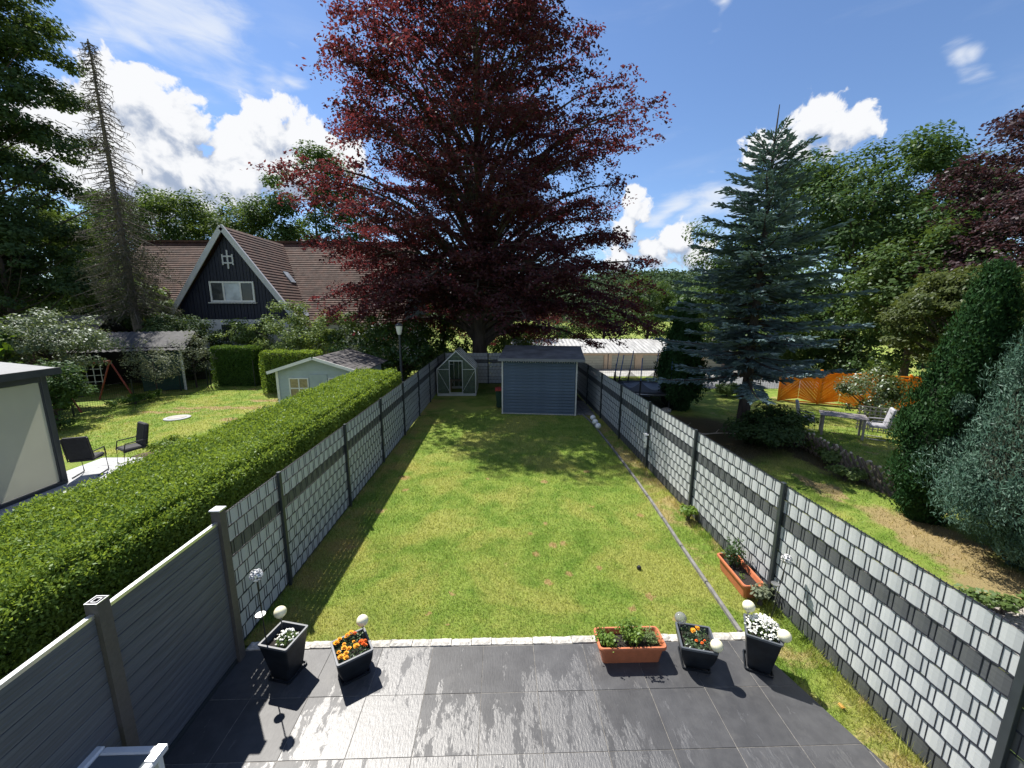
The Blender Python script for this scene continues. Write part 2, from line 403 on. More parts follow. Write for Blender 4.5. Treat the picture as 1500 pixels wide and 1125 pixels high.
# loose pebbles on the gravel bed
n = 1500
gx = rng.uniform(5.0, 8.2, n); gy = rng.uniform(3.6, 5.7, n)
keep = ((gx-6.6)/1.45)**2 + ((gy-4.6-(-.36)*(gx-6.6))/.8)**2 < 1; gx, gy = gx[keep], gy[keep]
C = np.stack([gx, gy, np.full(len(gx), -.02)], 1); s = rng.uniform(.012, .035, (len(gx), 1))
tet = np.array([[1, 0, 0], [-.5, .87, 0], [-.5, -.87, 0], [0, 0, 1]])
V = np.concatenate([C[:, None] + tet[None, [a, b, c]]*s[:, None]*np.array([1, 1, .6]) for a, b, c in ((0, 1, 3), (1, 2, 3), (2, 0, 3))], 1)
M_pebble = pm('pebbles', (.42, .39, .35), .8, var=.4, vscale=9)
tag(place('pebbles', polymesh('pebbles', V.reshape(-1, 3), 3, M_pebble)), 'pale loose pebbles of the gravel bed beyond the right fence', 'gravel', kind='stuff')

# grass blades: single bent triangles
def grass(name, label, m, regions, seed, mask=None):
    r = np.random.default_rng(seed); out = []
    for (x0, x1, y0, y1, dens, hgt, wid, z) in regions:
        n = int((x1-x0)*(y1-y0)*dens)
        x = r.uniform(x0, x1, n); y = r.uniform(y0, y1, n)
        if mask is not None:
            k = mask(x, y); x, y = x[k], y[k]; n = len(x)
        a = r.uniform(0, 2*math.pi, n); h = hgt*r.uniform(.5, 1.3, n); ln = r.uniform(.1, .9, n)*h
        b = r.uniform(0, 2*math.pi, n)
        p = np.stack([x, y, np.full(n, z)], 1); wv = np.stack([np.cos(a), np.sin(a), 0*a], 1)*wid*.5
        tip = p + np.stack([np.cos(b)*ln, np.sin(b)*ln, h], 1)
        out.append(np.stack([p-wv, p+wv, tip], 1).reshape(-1, 3))
    return tag(place(name, polymesh(name, np.concatenate(out), 3, m)), label, 'grass', kind='stuff')
CURB = [(3.205, 4.44), (3.245, 5.3), (3.29, 6.2), (3.36, 7.4), (3.456, 9.4), (3.50, 11.6), (3.53, 14.2), (3.44, 15.5), (3.36, 16.15)]
cxs = np.array([p[0] for p in CURB]); cys = np.array([p[1] for p in CURB])
grass('lawn_grass', 'mown green lawn between the two grey fences', M_blade,
      [(-3.3, 3.5, 4.5, 7.0, 3600, .034, .0065, -.026), (-3.3, 3.5, 7.0, 10.5, 1700, .036, .010, -.026), (-3.3, 3.55, 10.5, 16.0, 700, .040, .015, -.026)], 11,
      lambda x, y: x < np.interp(y, cys, cxs)-.03)
grass('verge_grass', 'dry straggly grass strip between edging and right fence', M_vblade,
      [(3.2, 4.05, 4.5, 9.5, 1900, .06, .0065, -.026), (3.2, 4.05, 9.5, 15.5, 900, .06, .010, -.026), (3.15, 4.05, 1.6, 4.5, 2600, .07, .0065, -.026)], 12,
      lambda x, y: np.where(y > 4.42, x > np.interp(y, cys, cxs)+.04, x > 3.235+(4.4-y)*.288))
grass('fence_tufts', 'longer uncut grass tufts at the feet of the fences', M_vblade, [(-3.33, -3.22, 4.5, 14, 900, .10, .008, -.026), (3.82, 4.0, 1.4, 8, 1500, .13, .008, -.026), (3.85, 4.0, 8, 15.5, 500, .12, .012, -.026), (-3.2, 3.2, 4.468, 4.52, 900, .05, .006, -.026)], 14)
grass('garden_grass', 'sunlit neighbouring lawns beyond both fences', M_blade2,
      [(-17, -5.6, 11.2, 22.5, 420, .05, .016, -.06), (5.0, 9.3, 5.5, 12, 420, .05, .013, -.06), (9.4, 15, 8, 16.5, 320, .05, .018, -.06)], 13)

# ------------------------------------------------------------------ terrace
def tilemat():
    m, t, o = newmat('slate_tile')
    p = t.new('ShaderNodeBsdfPrincipled'); t.l.new(p.outputs[0], o.inputs[0])
    pos = t.new('ShaderNodeNewGeometry').outputs['Position']; sx = t.new('ShaderNodeSeparateXYZ'); t.l.new(pos, sx.inputs[0])
    oi = t.new('ShaderNodeObjectInfo').outputs['Random']
    grain = t.noise(t.scalev(pos, (60, 11, 1)), 1.0, 5, .65)
    base = t.mix(t.sstep(t.noise(pos, 5, 5, .6), .3, .7), (.044, .045, .049), (.066, .067, .071))
    base = t.mix(t.math('MULTIPLY', t.sstep(t.noise(pos, 24, 5, .7), .55, .8), .5), base, (.095, .094, .090))
    base = t.vm('SCALE', base, t.math('MULTIPLY_ADD', oi, .36, .80))
    base = t.mix(t.math('MULTIPLY', t.sstep(t.noise(pos, 2.6, 4, .6), .55, .72), .30), base, (.11, .108, .104))
    # water film: streaks that run towards the house, most of them left of the big planter
    wv = t.vm('ADD', pos, t.vm('SCALE', t.vm('SUBTRACT', t.noise(pos, 7, 3, .6, out=1), (.5, .5, .5)), .10))
    st = t.noise(t.scalev(wv, (9.0, 2.0, 1)), 1.0, 6, .62, .25)
    bg = t.noise(t.scalev(pos, (2.2, 1.5, 1)), 1.0, 3, .5)
    tl = t.math('MULTIPLY', t.math('SUBTRACT', oi, .5), .16)
    xm = t.sstep(sx.outputs[0], 2.4, .9, -.11, .03)
    xl = t.sstep(sx.outputs[0], -2.3, -1.5, -.12, 0)
    ym = t.sstep(sx.outputs[1], 4.3, 3.2, -.095, .045)
    wet = t.math('ADD', t.math('ADD', t.math('MULTIPLY', st, .62), t.math('MULTIPLY', bg, .40)), t.math('ADD', t.math('ADD', xm, xl), t.math('ADD', ym, tl)))
    spk = t.noise(t.scalev(wv, (42, 14, 1)), 1.0, 4, .7)
    wet = t.math('ADD', wet, t.math('MULTIPLY', t.math('SUBTRACT', spk, .5), .20))
    wet = t.sstep(wet, .500, .522)
    t.l.new(t.mix(wet, base, t.vm('SCALE', base, .8)), p.inputs['Base Color'])
    t.put(p.inputs['Roughness'], t.math('MULTIPLY_ADD', wet, -.035, t.math('MULTIPLY_ADD', grain, .08, .48)))
    p.inputs['IOR'].default_value = 1.5
    t.put(p.inputs['Specular IOR Level'], t.math('MULTIPLY_ADD', wet, .66, .48))
    b = t.new('ShaderNodeBump'); b.inputs['Distance'].default_value = .004
    t.put(b.inputs['Strength'], t.math('MULTIPLY_ADD', wet, .42, .26))
    t.l.new(t.math('ADD', grain, t.math('MULTIPLY', t.noise(t.scalev(pos, (46, 16, 1)), 1.0, 3, .5), 1.0)), b.inputs['Height']); t.l.new(b.outputs[0], p.inputs['Normal'])
    return m
M_tile = tilemat()
M_grout = pm('pale_grout', (.24, .225, .20), .9, var=.3, vscale=20)
patio = struct(sheet('patio', [(-3.30, 4.35), (3.22, 4.35), (3.67, 2.75), (4.2, .9), (-3.30, .9)], -.004, M_grout))
def edge_x(y): return 3.228 + (4.352-y)*.288
TX0, TW = -.866, .637
ylines = [4.345, 3.712, 3.083, 2.452, 1.82, 1.19]
for j in range(5):
    y1, y0 = ylines[j]-.0022, ylines[j+1]+.0022
    for i in range(-4, 8):
        x0 = TX0+TW*i+.0022; x1 = TX0+TW*(i+1)-.0022
        x0 = max(x0, -3.28)
        if x1 <= x0+.02: continue
        ea, eb = edge_x(y0), edge_x(y1)
        if x0 > ea-.03: continue
        poly = [(x0, y0), (min(x1, ea), y0), (min(x1, eb), y1), (x0, y1)] if x0 < eb-.02 else [(x0, y0), (min(x1, ea), y0), (x0+.004, y1-(x0-eb)/.288)]
        dz = random.Random(i*31+j).uniform(-.0015, .0015)
        MB().prism(poly, 'z', -.02+dz, dz).build('tile', M_tile, patio, bevel=.0022)
M_granite = pm('pale_granite', (.46, .44, .40), .85, var=.30, vscale=28, bump=.7, bscale=45, bdist=.012, island=.14)
edging = struct(sheet('edging_bed', [(-3.25, 4.345), (3.2, 4.345), (3.2, 4.47), (-3.25, 4.47)], -.018, M_grout))
rr = random.Random(8); x = -3.22
while x < 3.1:
    L = rr.uniform(.235, .285)
    b = MB(); h = rr.uniform(.012, .026)
    w0 = 4.356+rr.uniform(-.004, .004); w1 = 4.462+rr.uniform(-.006, .008)
    # rough split stone: top broken into an uneven 4x2 grid
    vs = []; fs = []
    nxg, nyg = 6, 3
    for jj in range(nyg+1):
        for ii in range(nxg+1):
            e = .012 if (ii in (0, nxg) or jj in (0, nyg)) else 0
            vs.append((x+.004+(L-.008)*ii/nxg+rr.uniform(-.002, .002), w0+(w1-w0)*jj/nyg+rr.uniform(-.003, .003), h-e+rr.uniform(-.004, .004)))
    for jj in range(nyg):
        for ii in range(nxg): a = jj*(nxg+1)+ii; fs.append((a, a+1, a+nxg+2, a+nxg+1))
    k = len(vs); vs += [(x+.004, w0, -.05), (x+L-.004, w0, -.05), (x+L-.004, w1, -.05), (x+.004, w1, -.05)]
    for (a0, st_, cnt, p, q) in ((0, 1, nxg, k, k+1), (nxg, nxg+1, nyg, k+1, k+2), ((nxg+1)*(nyg+1)-1, -1, nxg, k+2, k+3), ((nxg+1)*nyg, -(nxg+1), nyg, k+3, k)):
        fs.append(tuple([p, q] + [a0+st_*c for c in range(cnt, -1, -1)]))
    b.add(vs, fs); b.build('granite_stone', M_granite, edging)
    x += L
# grey edging strip along the right side of the lawn, laid in lengths
M_curb = pm('weathered_edging', (.16, .155, .15), .85, var=.3, vscale=9, bump=.4, bscale=60)
curb = thing('lawn_edging', 'low grey edging strip along the right side of the lawn', 'edging', (3.2, 4.44, 0))
def curb_pt(y): return float(np.interp(y, cys, cxs))
y = 4.47; rr = random.Random(3)
while y < 16.0:
    y2 = min(16.1, y+.98)
    a = (curb_pt(y)-3.2, y-4.44, -.005+rr.uniform(-.004, .006)); c = (curb_pt(y2)-3.2+rr.uniform(-.008, .008), y2-.012-4.44, -.005+rr.uniform(-.004, .008))
    MB().beam(a, c, .05, .07).build('edging_length', M_curb, curb, bevel=.008); y = y2

# ------------------------------------------------------------------ mesh fences with woven strips
M_anth = pm('anthracite_coating', (.030, .038, .043), .42, var=.1, vscale=6)
M_wire = pm('wire_coating', (.018, .020, .030), .45, var=.1)
M_light = pm('pale_grey_strip', (.44, .465, .47), .5, var=.05, vscale=2.0, stretch=(1.2, 1, 90), bump=.12, bscale=3, island=.09)
M_dark = pm('dark_grey_strip', (.085, .092, .098), .5, var=.18, vscale=2.0, stretch=(1.2, 1, 90), bump=.12, bscale=3, island=.08)
ROW = .2; NR = 9
def strip_mesh(L, phase, side, m, name):
    x = .012; pts = [(0, -.004*side)]
    k = 0
    while x < L-.01:
        q = (k+phase) % 4
        off = (-.0034, -.0034, .0046, .0046)[q]
        pts.append((x, off*side)); x += .05; k += 1
    pts.append((L, -.004*side))
    vs, fs = [], []
    for (px, py) in pts: vs += [(px, py, -.0915), (px, py, .0915)]
    for i in range(len(pts)-1): fs.append((2*i, 2*i+2, 2*i+3, 2*i+1))
    b = MB().add(vs, fs); return b.mesh(name, m)
def wire_mesh(L, side):
    b = MB(); x = .012
    def rod(p0, p1, r):
        b.beam(p0, p1, r, r)
    while x < L-.004:
        rod((x, 0, .0), (x, 0, NR*ROW+.03), .0054); x += .05
    for i in range(NR+1):
        z = NR*ROW+.012-i*ROW
        for s in (-1, 1): rod((0, .0062*s, z), (L, .0062*s, z), .0062)
    return b.mesh('wire_mat', M_wire)
def post_mesh(h, wx=.06, wy=.042):
    return MB().box((0, 0, h/2), (wx, wy, h)).mesh('post', M_anth, bevel=.003)
cap_m = MB().box((0, 0, .006), (.066, .048, .012)).mesh('post_cap', M_anth, bevel=.003)
cache = {}; frr = random.Random(17)
def mesh_fence(label, origin, rz, posts, side, dark_rows, all_dark=(), skip_post=()):
    f = thing('mesh_fence', label, 'fence', origin, rz)
    for i, px in enumerate(posts):
        if i in skip_post: continue
        key = ('post',)
        if key not in cache: cache[key] = post_mesh(1.865)
        p = place('post', cache[key], f, (px, side*.034, -.02)); place('post_cap', cap_m, p, (0, 0, 1.866))
        # two clamps that hold the mat
        clm = cache.setdefault('clamp', MB().box((0, 0, 0), (.075, .012, .03)).mesh('clamp', M_anth))
        for z in (.42, 1.42): place('clamp', clm, p, (0, -side*.030, z))
    for i in range(len(posts)-1):
        L = round(posts[i+1]-posts[i], 3); key = (L, side)
        if key not in cache:
            d = {'wire': wire_mesh(L, side)}
            for ph in (0, 2):
                for nm, m in (('light', M_light), ('dark', M_dark)): d[(ph, nm)] = strip_mesh(L, ph, side, m, 'privacy_strip')
            cache[key] = d
        d = cache[key]
        wm = place('wire_mat', d['wire'], f, (posts[i], 0, .0))
        for r in range(NR):
            nm = 'dark' if (r in dark_rows or i in all_dark) else 'light'
            place('privacy_strip', d[((r % 2)*2, nm)], wm, (0, 0, NR*ROW+.012-(r+.5)*ROW+frr.uniform(-.002, .002)), (frr.uniform(-.012, .012), frr.uniform(-.0009, .0009), 0))
    return f
LY = [4.30] + [5.60+2.52*i for i in range(8)]
mesh_fence('long wire fence with pale woven strips standing in shade left of the lawn', (-3.34, 0, 0), math.pi/2, LY, -1, (2,), skip_post=(0,))
RY = [-.09, 2.43] + [5.07+2.52*i for i in range(8)]
mesh_fence('long sunlit wire fence with pale woven strips right of the lawn', (4.02, 0, 0), math.pi/2, RY, 1, (2, 8), all_dark=(0,))
mesh_fence('wire fence with pale strips closing the lawn behind the greenhouse', (-3.34, 23.0, 0), 0, [.08, 2.6, 5.12, 7.30], -1, (2,))
# ------------------------------------------------------------------ board fence beside the terrace
M_wpc = pm('grey_composite_board', (.090, .100, .120), .55, var=.28, vscale=1.4, stretch=(1.0, 1, 34), bump=.25, bscale=2.5, island=.07)
M_wpost = pm('brown_grey_composite', (.085, .078, .074), .6, var=.12, vscale=30, bump=.2, bscale=120)
M_alu = pm('bright_aluminium', (.72, .73, .75), .32, metal=.85, var=.05)
bf = thing('board_fence', 'dark grey composite board fence with silver top rail beside the terrace', 'fence', (-3.23, 0, 0), math.pi/2)
WY = [.98, 2.86, 4.235]
for i, px in enumerate(WY):
    b = MB()
    if px == 2.86:      # hollow profile, its cap missing
        for dx, dy, sx_, sy_ in ((0, -.042, .10, .016), (0, .042, .10, .016), (-.042, 0, .016, .068), (.042, 0, .016, .068)): b.box((dx, dy, .97), (sx_, sy_, 1.94))
    else: b.box((0, 0, .99), (.10, .10, 1.98))
    p = b.build('post', M_wpost, bf, (px, 0, 0))
    if px == 2.86:
        b = MB()
        for dx, dy, sx_, sy_ in ((0, -.047, .104, .007), (0, .047, .104, .007), (-.047, 0, .007, .087), (.047, 0, .007, .087), (0, -.022, .05, .005), (0, .022, .05, .005), (-.024, 0, .005, .04), (.024, 0, .005, .04)): b.box((dx, dy, 1.943), (sx_, sy_, .006))
        b.build('profile_end', M_alu, p)
    else:
        MB().box((0, 0, 1.99), (.125, .125, .02)).build('post_cap', M_alu, p, bevel=.004)
for i in range(2):
    a, c = WY[i]+.052, WY[i+1]-.052; L = c-a
    # board: tongue groove and two shallow flutes, extruded along the fence
    H = .1465
    prof = [(.010, 0), (.010, .004), (-.010, .004), (-.013, .010), (-.013, .050), (-.0105, .053), (-.0105, .057), (-.013, .060), (-.013, .098), (-.011, .101), (-.011, .104), (-.013, .107), (-.013, H-.004), (-.010, H-.001), (.010, H-.001)]
    bm_ = MB().prism(prof, 'x', 0, L).mesh('board', M_wpc)
    for k in range(12): place('board', bm_, bf, (a, 0, .06+k*H))
    MB().box((L/2, 0, 1.835), (L, .032, .028)).box((L/2, 0, 1.852), (L, .040, .007)).build('top_rail', M_alu, bf, (a, 0, 0))
    MB().box((L/2, 0, .03), (L, .03, .055)).build('bottom_rail', M_anth, bf, (a, 0, 0))

# ------------------------------------------------------------------ flower pots
M_pot = pm('black_pot_plastic', (.012, .015, .020), .42, var=.3, vscale=7, bump=.12, bscale=30, spec=.3)
M_potsoil = pm('potting_soil', (.020, .016, .013), .95, var=.4, vscale=40, bump=1, bscale=90, bdist=.02)
M_terra = pm('terracotta_plastic', (.46, .145, .065), .55, var=.10, vscale=12, bump=.08, bscale=60)
M_rimgrey = pm('pot_rim', (.085, .095, .11), .42, var=.12, vscale=12)
def loft(b, rings):
    """rings: lists of points with equal count, closed loops"""
    b0 = len(b.v); n = len(rings[0])
    for r in rings: b.v += [tuple(p) for p in r]
    for i in range(len(rings)-1):
        for k in range(n): k2 = (k+1) % n; b.f.append((b0+i*n+k, b0+i*n+k2, b0+(i+1)*n+k2, b0+(i+1)*n+k))
    return b0
def rrect(hx, hy, z, rad=.02, seg=3):
    out = []
    for cx, cyy, a0 in ((hx-rad, hy-rad, 0), (-hx+rad, hy-rad, 90), (-hx+rad, -hy+rad, 180), (hx-rad, -hy+rad, 270)):
        for k in range(seg+1):
            a = math.radians(a0+90*k/seg); out.append((cx+rad*math.cos(a), cyy+rad*math.sin(a), z))
    return out
def square_pot(label, loc, rz, h, top, bot, belly, group='black flower pots on the terrace'):
    t = thing('flower_pot', label, 'flower pot', (*loc, 0), rz, group)
    b = MB(); rings = []
    for k in range(9):
        s = k/8; w = bot+(top-bot)*(s if not belly else math.sin(s*math.pi/2*.98)**.9)
        rings.append(rrect(w/2, w/2, .022+(h-.022)*s, .018))
    loft(b, [rrect(bot/2-.02, bot/2-.02, .022, .01)] + rings)
    b.build('body', M_pot, t, smooth=False)
    b = MB(); ti = top-.036
    loft(b, [rrect(top/2+.003, top/2+.003, h-.022, .02), rrect(top/2+.003, top/2+.003, h+.004, .02), rrect(ti/2, ti/2, h+.004, .014), rrect(ti/2, ti/2, h-.06, .014), rrect(ti/2-.01, ti/2-.01, h-.16, .014)])
    b.build('rim', M_rimgrey, t)
    MB().add([(-ti/2+.003, -ti/2+.003, 0), (ti/2-.003, -ti/2+.003, 0), (ti/2-.003, ti/2-.003, 0), (-ti/2+.003, ti/2-.003, 0)], [(0, 1, 2, 3)]).build('soil', M_potsoil, t, (0, 0, h-.075))
    b = MB(); sw = bot+.07
    loft(b, [rrect(sw/2-.03, sw/2-.03, .003, .02), rrect(sw/2, sw/2, .012, .03), rrect(sw/2, sw/2, .030, .03), rrect(sw/2-.012, sw/2-.012, .030, .025), rrect(sw/2-.02, sw/2-.02, .014, .02)])
    b.build('saucer', M_pot, t)
    return t
H_T, H_M = .50, .335
P1 = square_pot('tall black pot with a few white flowers beside the brown fence post', (-2.535, 4.04), math.radians(-13), H_T, .365, .235, False)
P2 = square_pot('bellied black pot full of yellow and orange marigolds', (-1.765, 4.04), math.radians(33), H_M, .395, .255, True)
P3 = square_pot('bellied black pot with two orange marigolds and a clear glass ball', (2.365, 4.06), math.radians(-14), H_M, .405, .255, True)
P4 = square_pot('tall black pot overflowing with a dome of white flowers', (3.115, 3.985), math.radians(-28), H_T, .365, .235, False)
def tub(label, loc, rz, h=.255, lx=.83, ly=.345):
    t = thing('terracotta_planter', label, 'planter', (*loc[:2], loc[2] if len(loc) > 2 else 0), rz, 'terracotta planters')
    b = MB(); bx, by = lx-.13, ly-.11
    loft(b, [rrect(bx/2-.05, by/2-.05, .004, .02), rrect(bx/2, by/2, .004, .03), rrect(lx/2-.028, ly/2-.028, h-.045, .04), rrect(lx/2-.028, ly/2-.028, h-.04, .04)])
    b.build('body', M_terra, t)
    b = MB(); r = .045
    loft(b, [rrect(lx/2-.026, ly/2-.026, h-.045, r), rrect(lx/2-.003, ly/2-.003, h-.042, r), rrect(lx/2, ly/2, h-.012, r), rrect(lx/2-.006, ly/2-.006, h, r), rrect(lx/2-.026, ly/2-.026, h, r-.01), rrect(lx/2-.032, ly/2-.032, h-.012, r-.012), rrect(bx/2-.02, by/2-.02, .05, .03)], )
    b.build('rim', M_terra, t, smooth=False)
    MB().add([(-lx/2+.05, -ly/2+.05, 0), (lx/2-.05, -ly/2+.05, 0), (lx/2-.05, ly/2-.05, 0), (-lx/2+.05, ly/2-.05, 0)], [(0, 1, 2, 3)]).build('soil', M_potsoil, t, (0, 0, h-.07))
    return t
T1 = tub('terracotta planter of green herbs standing on the terrace edge', (1.585, 4.165), 0)
T2 = tub('terracotta planter with one leafy shrub, on the grass by the fence', (3.775, 5.46, -.02), math.radians(88))

# plants in the pots -- each plant is a thing of its own
def fol(name, C, N, size, m, ratio=.6, seed=1, parent=None, axis=None):
    r = np.random.default_rng(seed); return place(name, polymesh(name, leafquads(r, np.asarray(C), np.asarray(N), size, ratio, axis=axis), 4, m), parent)
ML_herb = leafmat('herb_leaf', (.10, .18, .03), (.19, .28, .055), (.30, .44, .06), .38, gloss=.015)
ML_herb2 = leafmat('sage_leaf', (.13, .19, .07), (.20, .27, .11), (.26, .38, .12), .35, gloss=.012)
ML_mari = leafmat('marigold_leaf', (.05, .10, .03), (.09, .15, .045), (.1, .18, .04), .3)
ML_aly = leafmat('alyssum_leaf', (.10, .17, .05), (.16, .24, .07), (.2, .3, .08), .35, gloss=.012)
ML_shrub = leafmat('glossy_leaf', (.03, .065, .018), (.055, .10, .025), (.12, .2, .03), .25, gloss=.03, rough=.4)
M_stem = pm('green_stem', (.09, .13, .04), .7)
M_wfl = pm('white_petals', (.80, .80, .74), .7, var=.06, vscale=60)
M_yel = pm('yellow_orange_petals', (.85, .36, .012), .7, var=.22, vscale=40)
M_org = pm('orange_petals', (.75, .13, .010), .7, var=.25, vscale=40)
def herb(label, loc, r, h, n, size, m, seed, ratio=.6, stems=14):
    t = thing('herb_plant', label, 'plant', loc)
    rg = np.random.default_rng(seed)
    b = MB(); C = []; N = []
    for k in range(stems):
        a = rg.uniform(0, 6.28); q = r*math.sqrt(rg.uniform()); hh = h*rg.uniform(.55, 1.05)*(1-.35*q/r)
        p0 = Vector((q*.4*math.cos(a), q*.4*math.sin(a), 0)); p1 = Vector((q*math.cos(a), q*math.sin(a), hh))
        b.tube([p0, (p0+p1)/2+Vector((0, 0, .02)), p1], [.003, .0025, .0015], 4)
        m_ = max(3, n//stems)
        s = rg.uniform(.15, 1.08, m_)[:, None]
        pos = np.array(p0)[None]*(1-s)+np.array(p1)[None]*s + rg.normal(size=(m_, 3))*size*.75
        C.append(pos); N.append(rg.normal(size=(m_, 3))*.6+np.array([0, 0, 1.0]))
    b.build('stems', M_stem, t)
    fol('leaves', np.concatenate(C), np.concatenate(N), size, m, ratio, seed, t)
    return t
zs = .255-.07
herb('low bright green herb at the left end of the terracotta planter', (1.31, 4.16, zs), .125, .19, 420, .036, ML_herb, 1, .75)
herb('tall bushy green herb in the middle of the terracotta planter', (1.61, 4.18, zs), .155, .33, 620, .040, ML_herb, 2, .6, 22)
herb('grey green narrow-leaved herb at the right end of the terracotta planter', (1.85, 4.14, zs), .10, .19, 420, .034, ML_herb2, 3, .3, 18)
herb('leafy evergreen shrub growing in the planter by the fence', (3.785, 5.67, .17), .12, .50, 330, .060, ML_shrub, 4, .5, 12)
b = herb('small weed sprout in the planter by the fence', (3.74, 5.34, .17), .04, .07, 26, .025, ML_herb, 5, .6, 4)
def blossom_mass(label, pot, r, hbase, hdome, nb, nl, seed, off=(0, 0), sq=1.0, br=.011):
    z = pot.location.z
    t = thing('white_flower_plant', label, 'plant', (pot.location.x+off[0], pot.location.y+off[1], hbase))
    rg = np.random.default_rng(seed)
    a = rg.uniform(0, 6.28, nl); q = r*np.sqrt(rg.uniform(0, 1, nl)); hh = rg.uniform(.15, .95, nl)*hdome*(1-(q/r)**2*.6)
    fol('leaves', np.stack([q*np.cos(a), q*np.sin(a)*sq, hh], 1), rg.normal(size=(nl, 3))*.7+[0, 0, 1], .026, ML_aly, .4, seed, t)
    b = MB()
    for k in range(nb):
        a = rg.uniform(0, 6.28); q = r*math.sqrt(rg.uniform())*1.02; z0 = hdome*(1-(q/r)**2*.62)*rg.uniform(.9, 1.12)
        b.ball((q*math.cos(a), q*math.sin(a)*sq, z0), br*rg.uniform(.7, 1.3), 6, 4, .6)
        for _ in range(4):
            c = rg.normal(size=3)*br*.75; b.ball((q*math.cos(a)+c[0], q*math.sin(a)*sq+c[1], z0+c[2]*.4), br*.45, 5, 3, .6)
    b.build('blossoms', M_wfl, t)
    return t
blossom_mass('loose white flowers on green stems in the tall left pot', P1, .12, H_T-.08, .15, 46, 620, 11, (.045, -.02), .9)
blossom_mass('dense dome of tiny white flowers in the tall right pot', P4, .185, H_T-.07, .20, 230, 700, 12, (.015, .015), 1.0)
def marigold_mesh(m, seed):
    rg = random.Random(seed); b = MB()
    for ring, (rad, zz, npet, tilt) in enumerate(((.012, .012, 7, .9), (.019, .008, 9, .5), (.026, .0, 11, .1))):
        for k in range(npet):
            a = 2*math.pi*(k+.5*ring)/npet+rg.uniform(-.15, .15); w_ = rad*.42
            ca, sa = math.cos(a), math.sin(a); r0, r1 = rad*.25, rad*rg.uniform(.9, 1.1)
            b.add([(r0*ca, r0*sa, zz-.002), (r1*ca*.8-w_*sa, r1*sa*.8+w_*ca, zz+tilt*.006), (r1*ca, r1*sa, zz+tilt*.007-.002), (r1*ca*.8+w_*sa, r1*sa*.8-w_*ca, zz+tilt*.006)], [(0, 1, 2, 3)])
    b.ball((0, 0, .010), .010, 7, 4, .7)
    return b.mesh('bloom', m)
MY, MO = marigold_mesh(M_yel, 1), marigold_mesh(M_org, 2)
def marigolds(label, pot, hbase, blooms, nl, seed, r=.15, rz=0):
    t = thing('marigold_plants', label, 'plant', (pot.location.x, pot.location.y, hbase), rz)
    rg = np.random.default_rng(seed); x = rg.uniform(-r, r, nl); y = rg.uniform(-r, r, nl)
    lump = .5+.5*np.sin(x*31+1)*np.cos(y*27)
    fol('leaves', np.stack([x, y, rg.uniform(.01, .055, nl)+.045*lump], 1), rg.normal(size=(nl, 3))*.8+[0, 0, 1], .030, ML_mari, .35, seed, t)
    for (bx, by, bz, orange, s) in blooms:
        s *= 1.22
        place('bloom', MO if orange else MY, t, (bx, by, bz), (rg.normal()*.25, rg.normal()*.25-.1, rg.uniform(0, 6)), (s, s, s))
    return t
rq = math.radians(33)
marigolds('yellow and orange marigolds filling the bellied left pot', P2, H_M-.07,
  [(-.145, .115, .10, 0, 1.15), (-.10, .15, .10, 0, .85), (-.015, .135, .115, 0, 1.15), (.03, .15, .12, 0, 1.1), (.07, .13, .11, 1, .7), (-.07, .055, .09, 0, .7), (-.145, -.02, .08, 0, .8), (-.085, -.01, .10, 0, 1.05),
   (-.04, -.05, .095, 0, 1.0), (.04, -.06, .10, 0, 1.15), (-.14, -.10, .085, 0, 1.1), (-.09, -.145, .08, 0, 1.0), (-.08, -.09, .09, 0, .95), (.10, -.02, .09, 1, .95), (.115, -.075, .09, 1, .95), (.145, -.03, .085, 1, .85), (.135, -.09, .08, 1, .75), (.03, .02, .10, 0, .55)], 520, 21, .16, rq)
marigolds('two orange marigold flowers among small buds in the right pot', P3, H_M-.07,
  [(-.03, .045, .12, 0, 1.05), (.03, .085, .125, 0, 1.05), (-.01, -.06, .075, 1, .6), (.05, -.075, .07, 1, .6), (.085, -.04, .075, 1, .5)], 480, 22, .15, math.radians(-14))

# ------------------------------------------------------------------ solar lights
def plastic(name, col, trans):
    m, t, o = newmat(name); p = t.new('ShaderNodeBsdfPrincipled'); p.inputs['Base Color'].default_value = (*col, 1); p.inputs['Roughness'].default_value = .35
    p.inputs['Subsurface Weight'].default_value = trans; p.inputs['Subsurface Radius'].default_value = (.03, .03, .02); t.l.new(p.outputs[0], o.inputs[0]); return m
M_cream = plastic('cream_ball', (.80, .77, .56), .3)
M_whiteb = plastic('white_ball', (.82, .82, .80), .2)
M_steel = pm('brushed_steel', (.45, .46, .47), .35, metal=.9, var=.1)
M_black = pm('black_metal', (.012, .012, .014), .45, var=.1)
M_clear = glassmat('clear_glass', (.96, .98, .98), .42, .06)
def ball_light(label, c, zb, r=.070, m=M_cream, group='cream ball lights on sticks'):
    """c = centre of ball, zb = height at which the stick is planted"""
    t = thing('ball_light', label, 'garden light', (c[0], c[1], zb), 0, group)
    h = c[2]-zb
    MB().ball((0, 0, h), r, 20, 14, .93).build('globe', m, t, smooth=True)
    MB().lathe([(.001, h-r-.012), (.020, h-r-.012), (.024, h-r+.010), (.001, h-r+.012)], 12).build('collar', M_steel, t)
    MB().tube([(0, 0, 0), (0, 0, h-r-.005)], .007, 8).build('stick', M_steel, t)
    return t
ball_light('cream ball light on a stick in the tall pot of sparse white flowers', (-2.645, 4.20, .672), H_T-.08)
ball_light('cream ball light on a stick in the pot full of marigolds', (-1.70, 4.25, .49), H_M-.08)
ball_light('cream ball light at the front corner of the pot with two marigolds', (2.505, 3.86, .405), H_M-.08)
ball_light('cream ball light behind the white flower dome', (3.02, 4.13, .690), H_T-.08)
ball_light('cream ball light in front of the white flower dome', (3.255, 3.815, .560), H_T-.08)
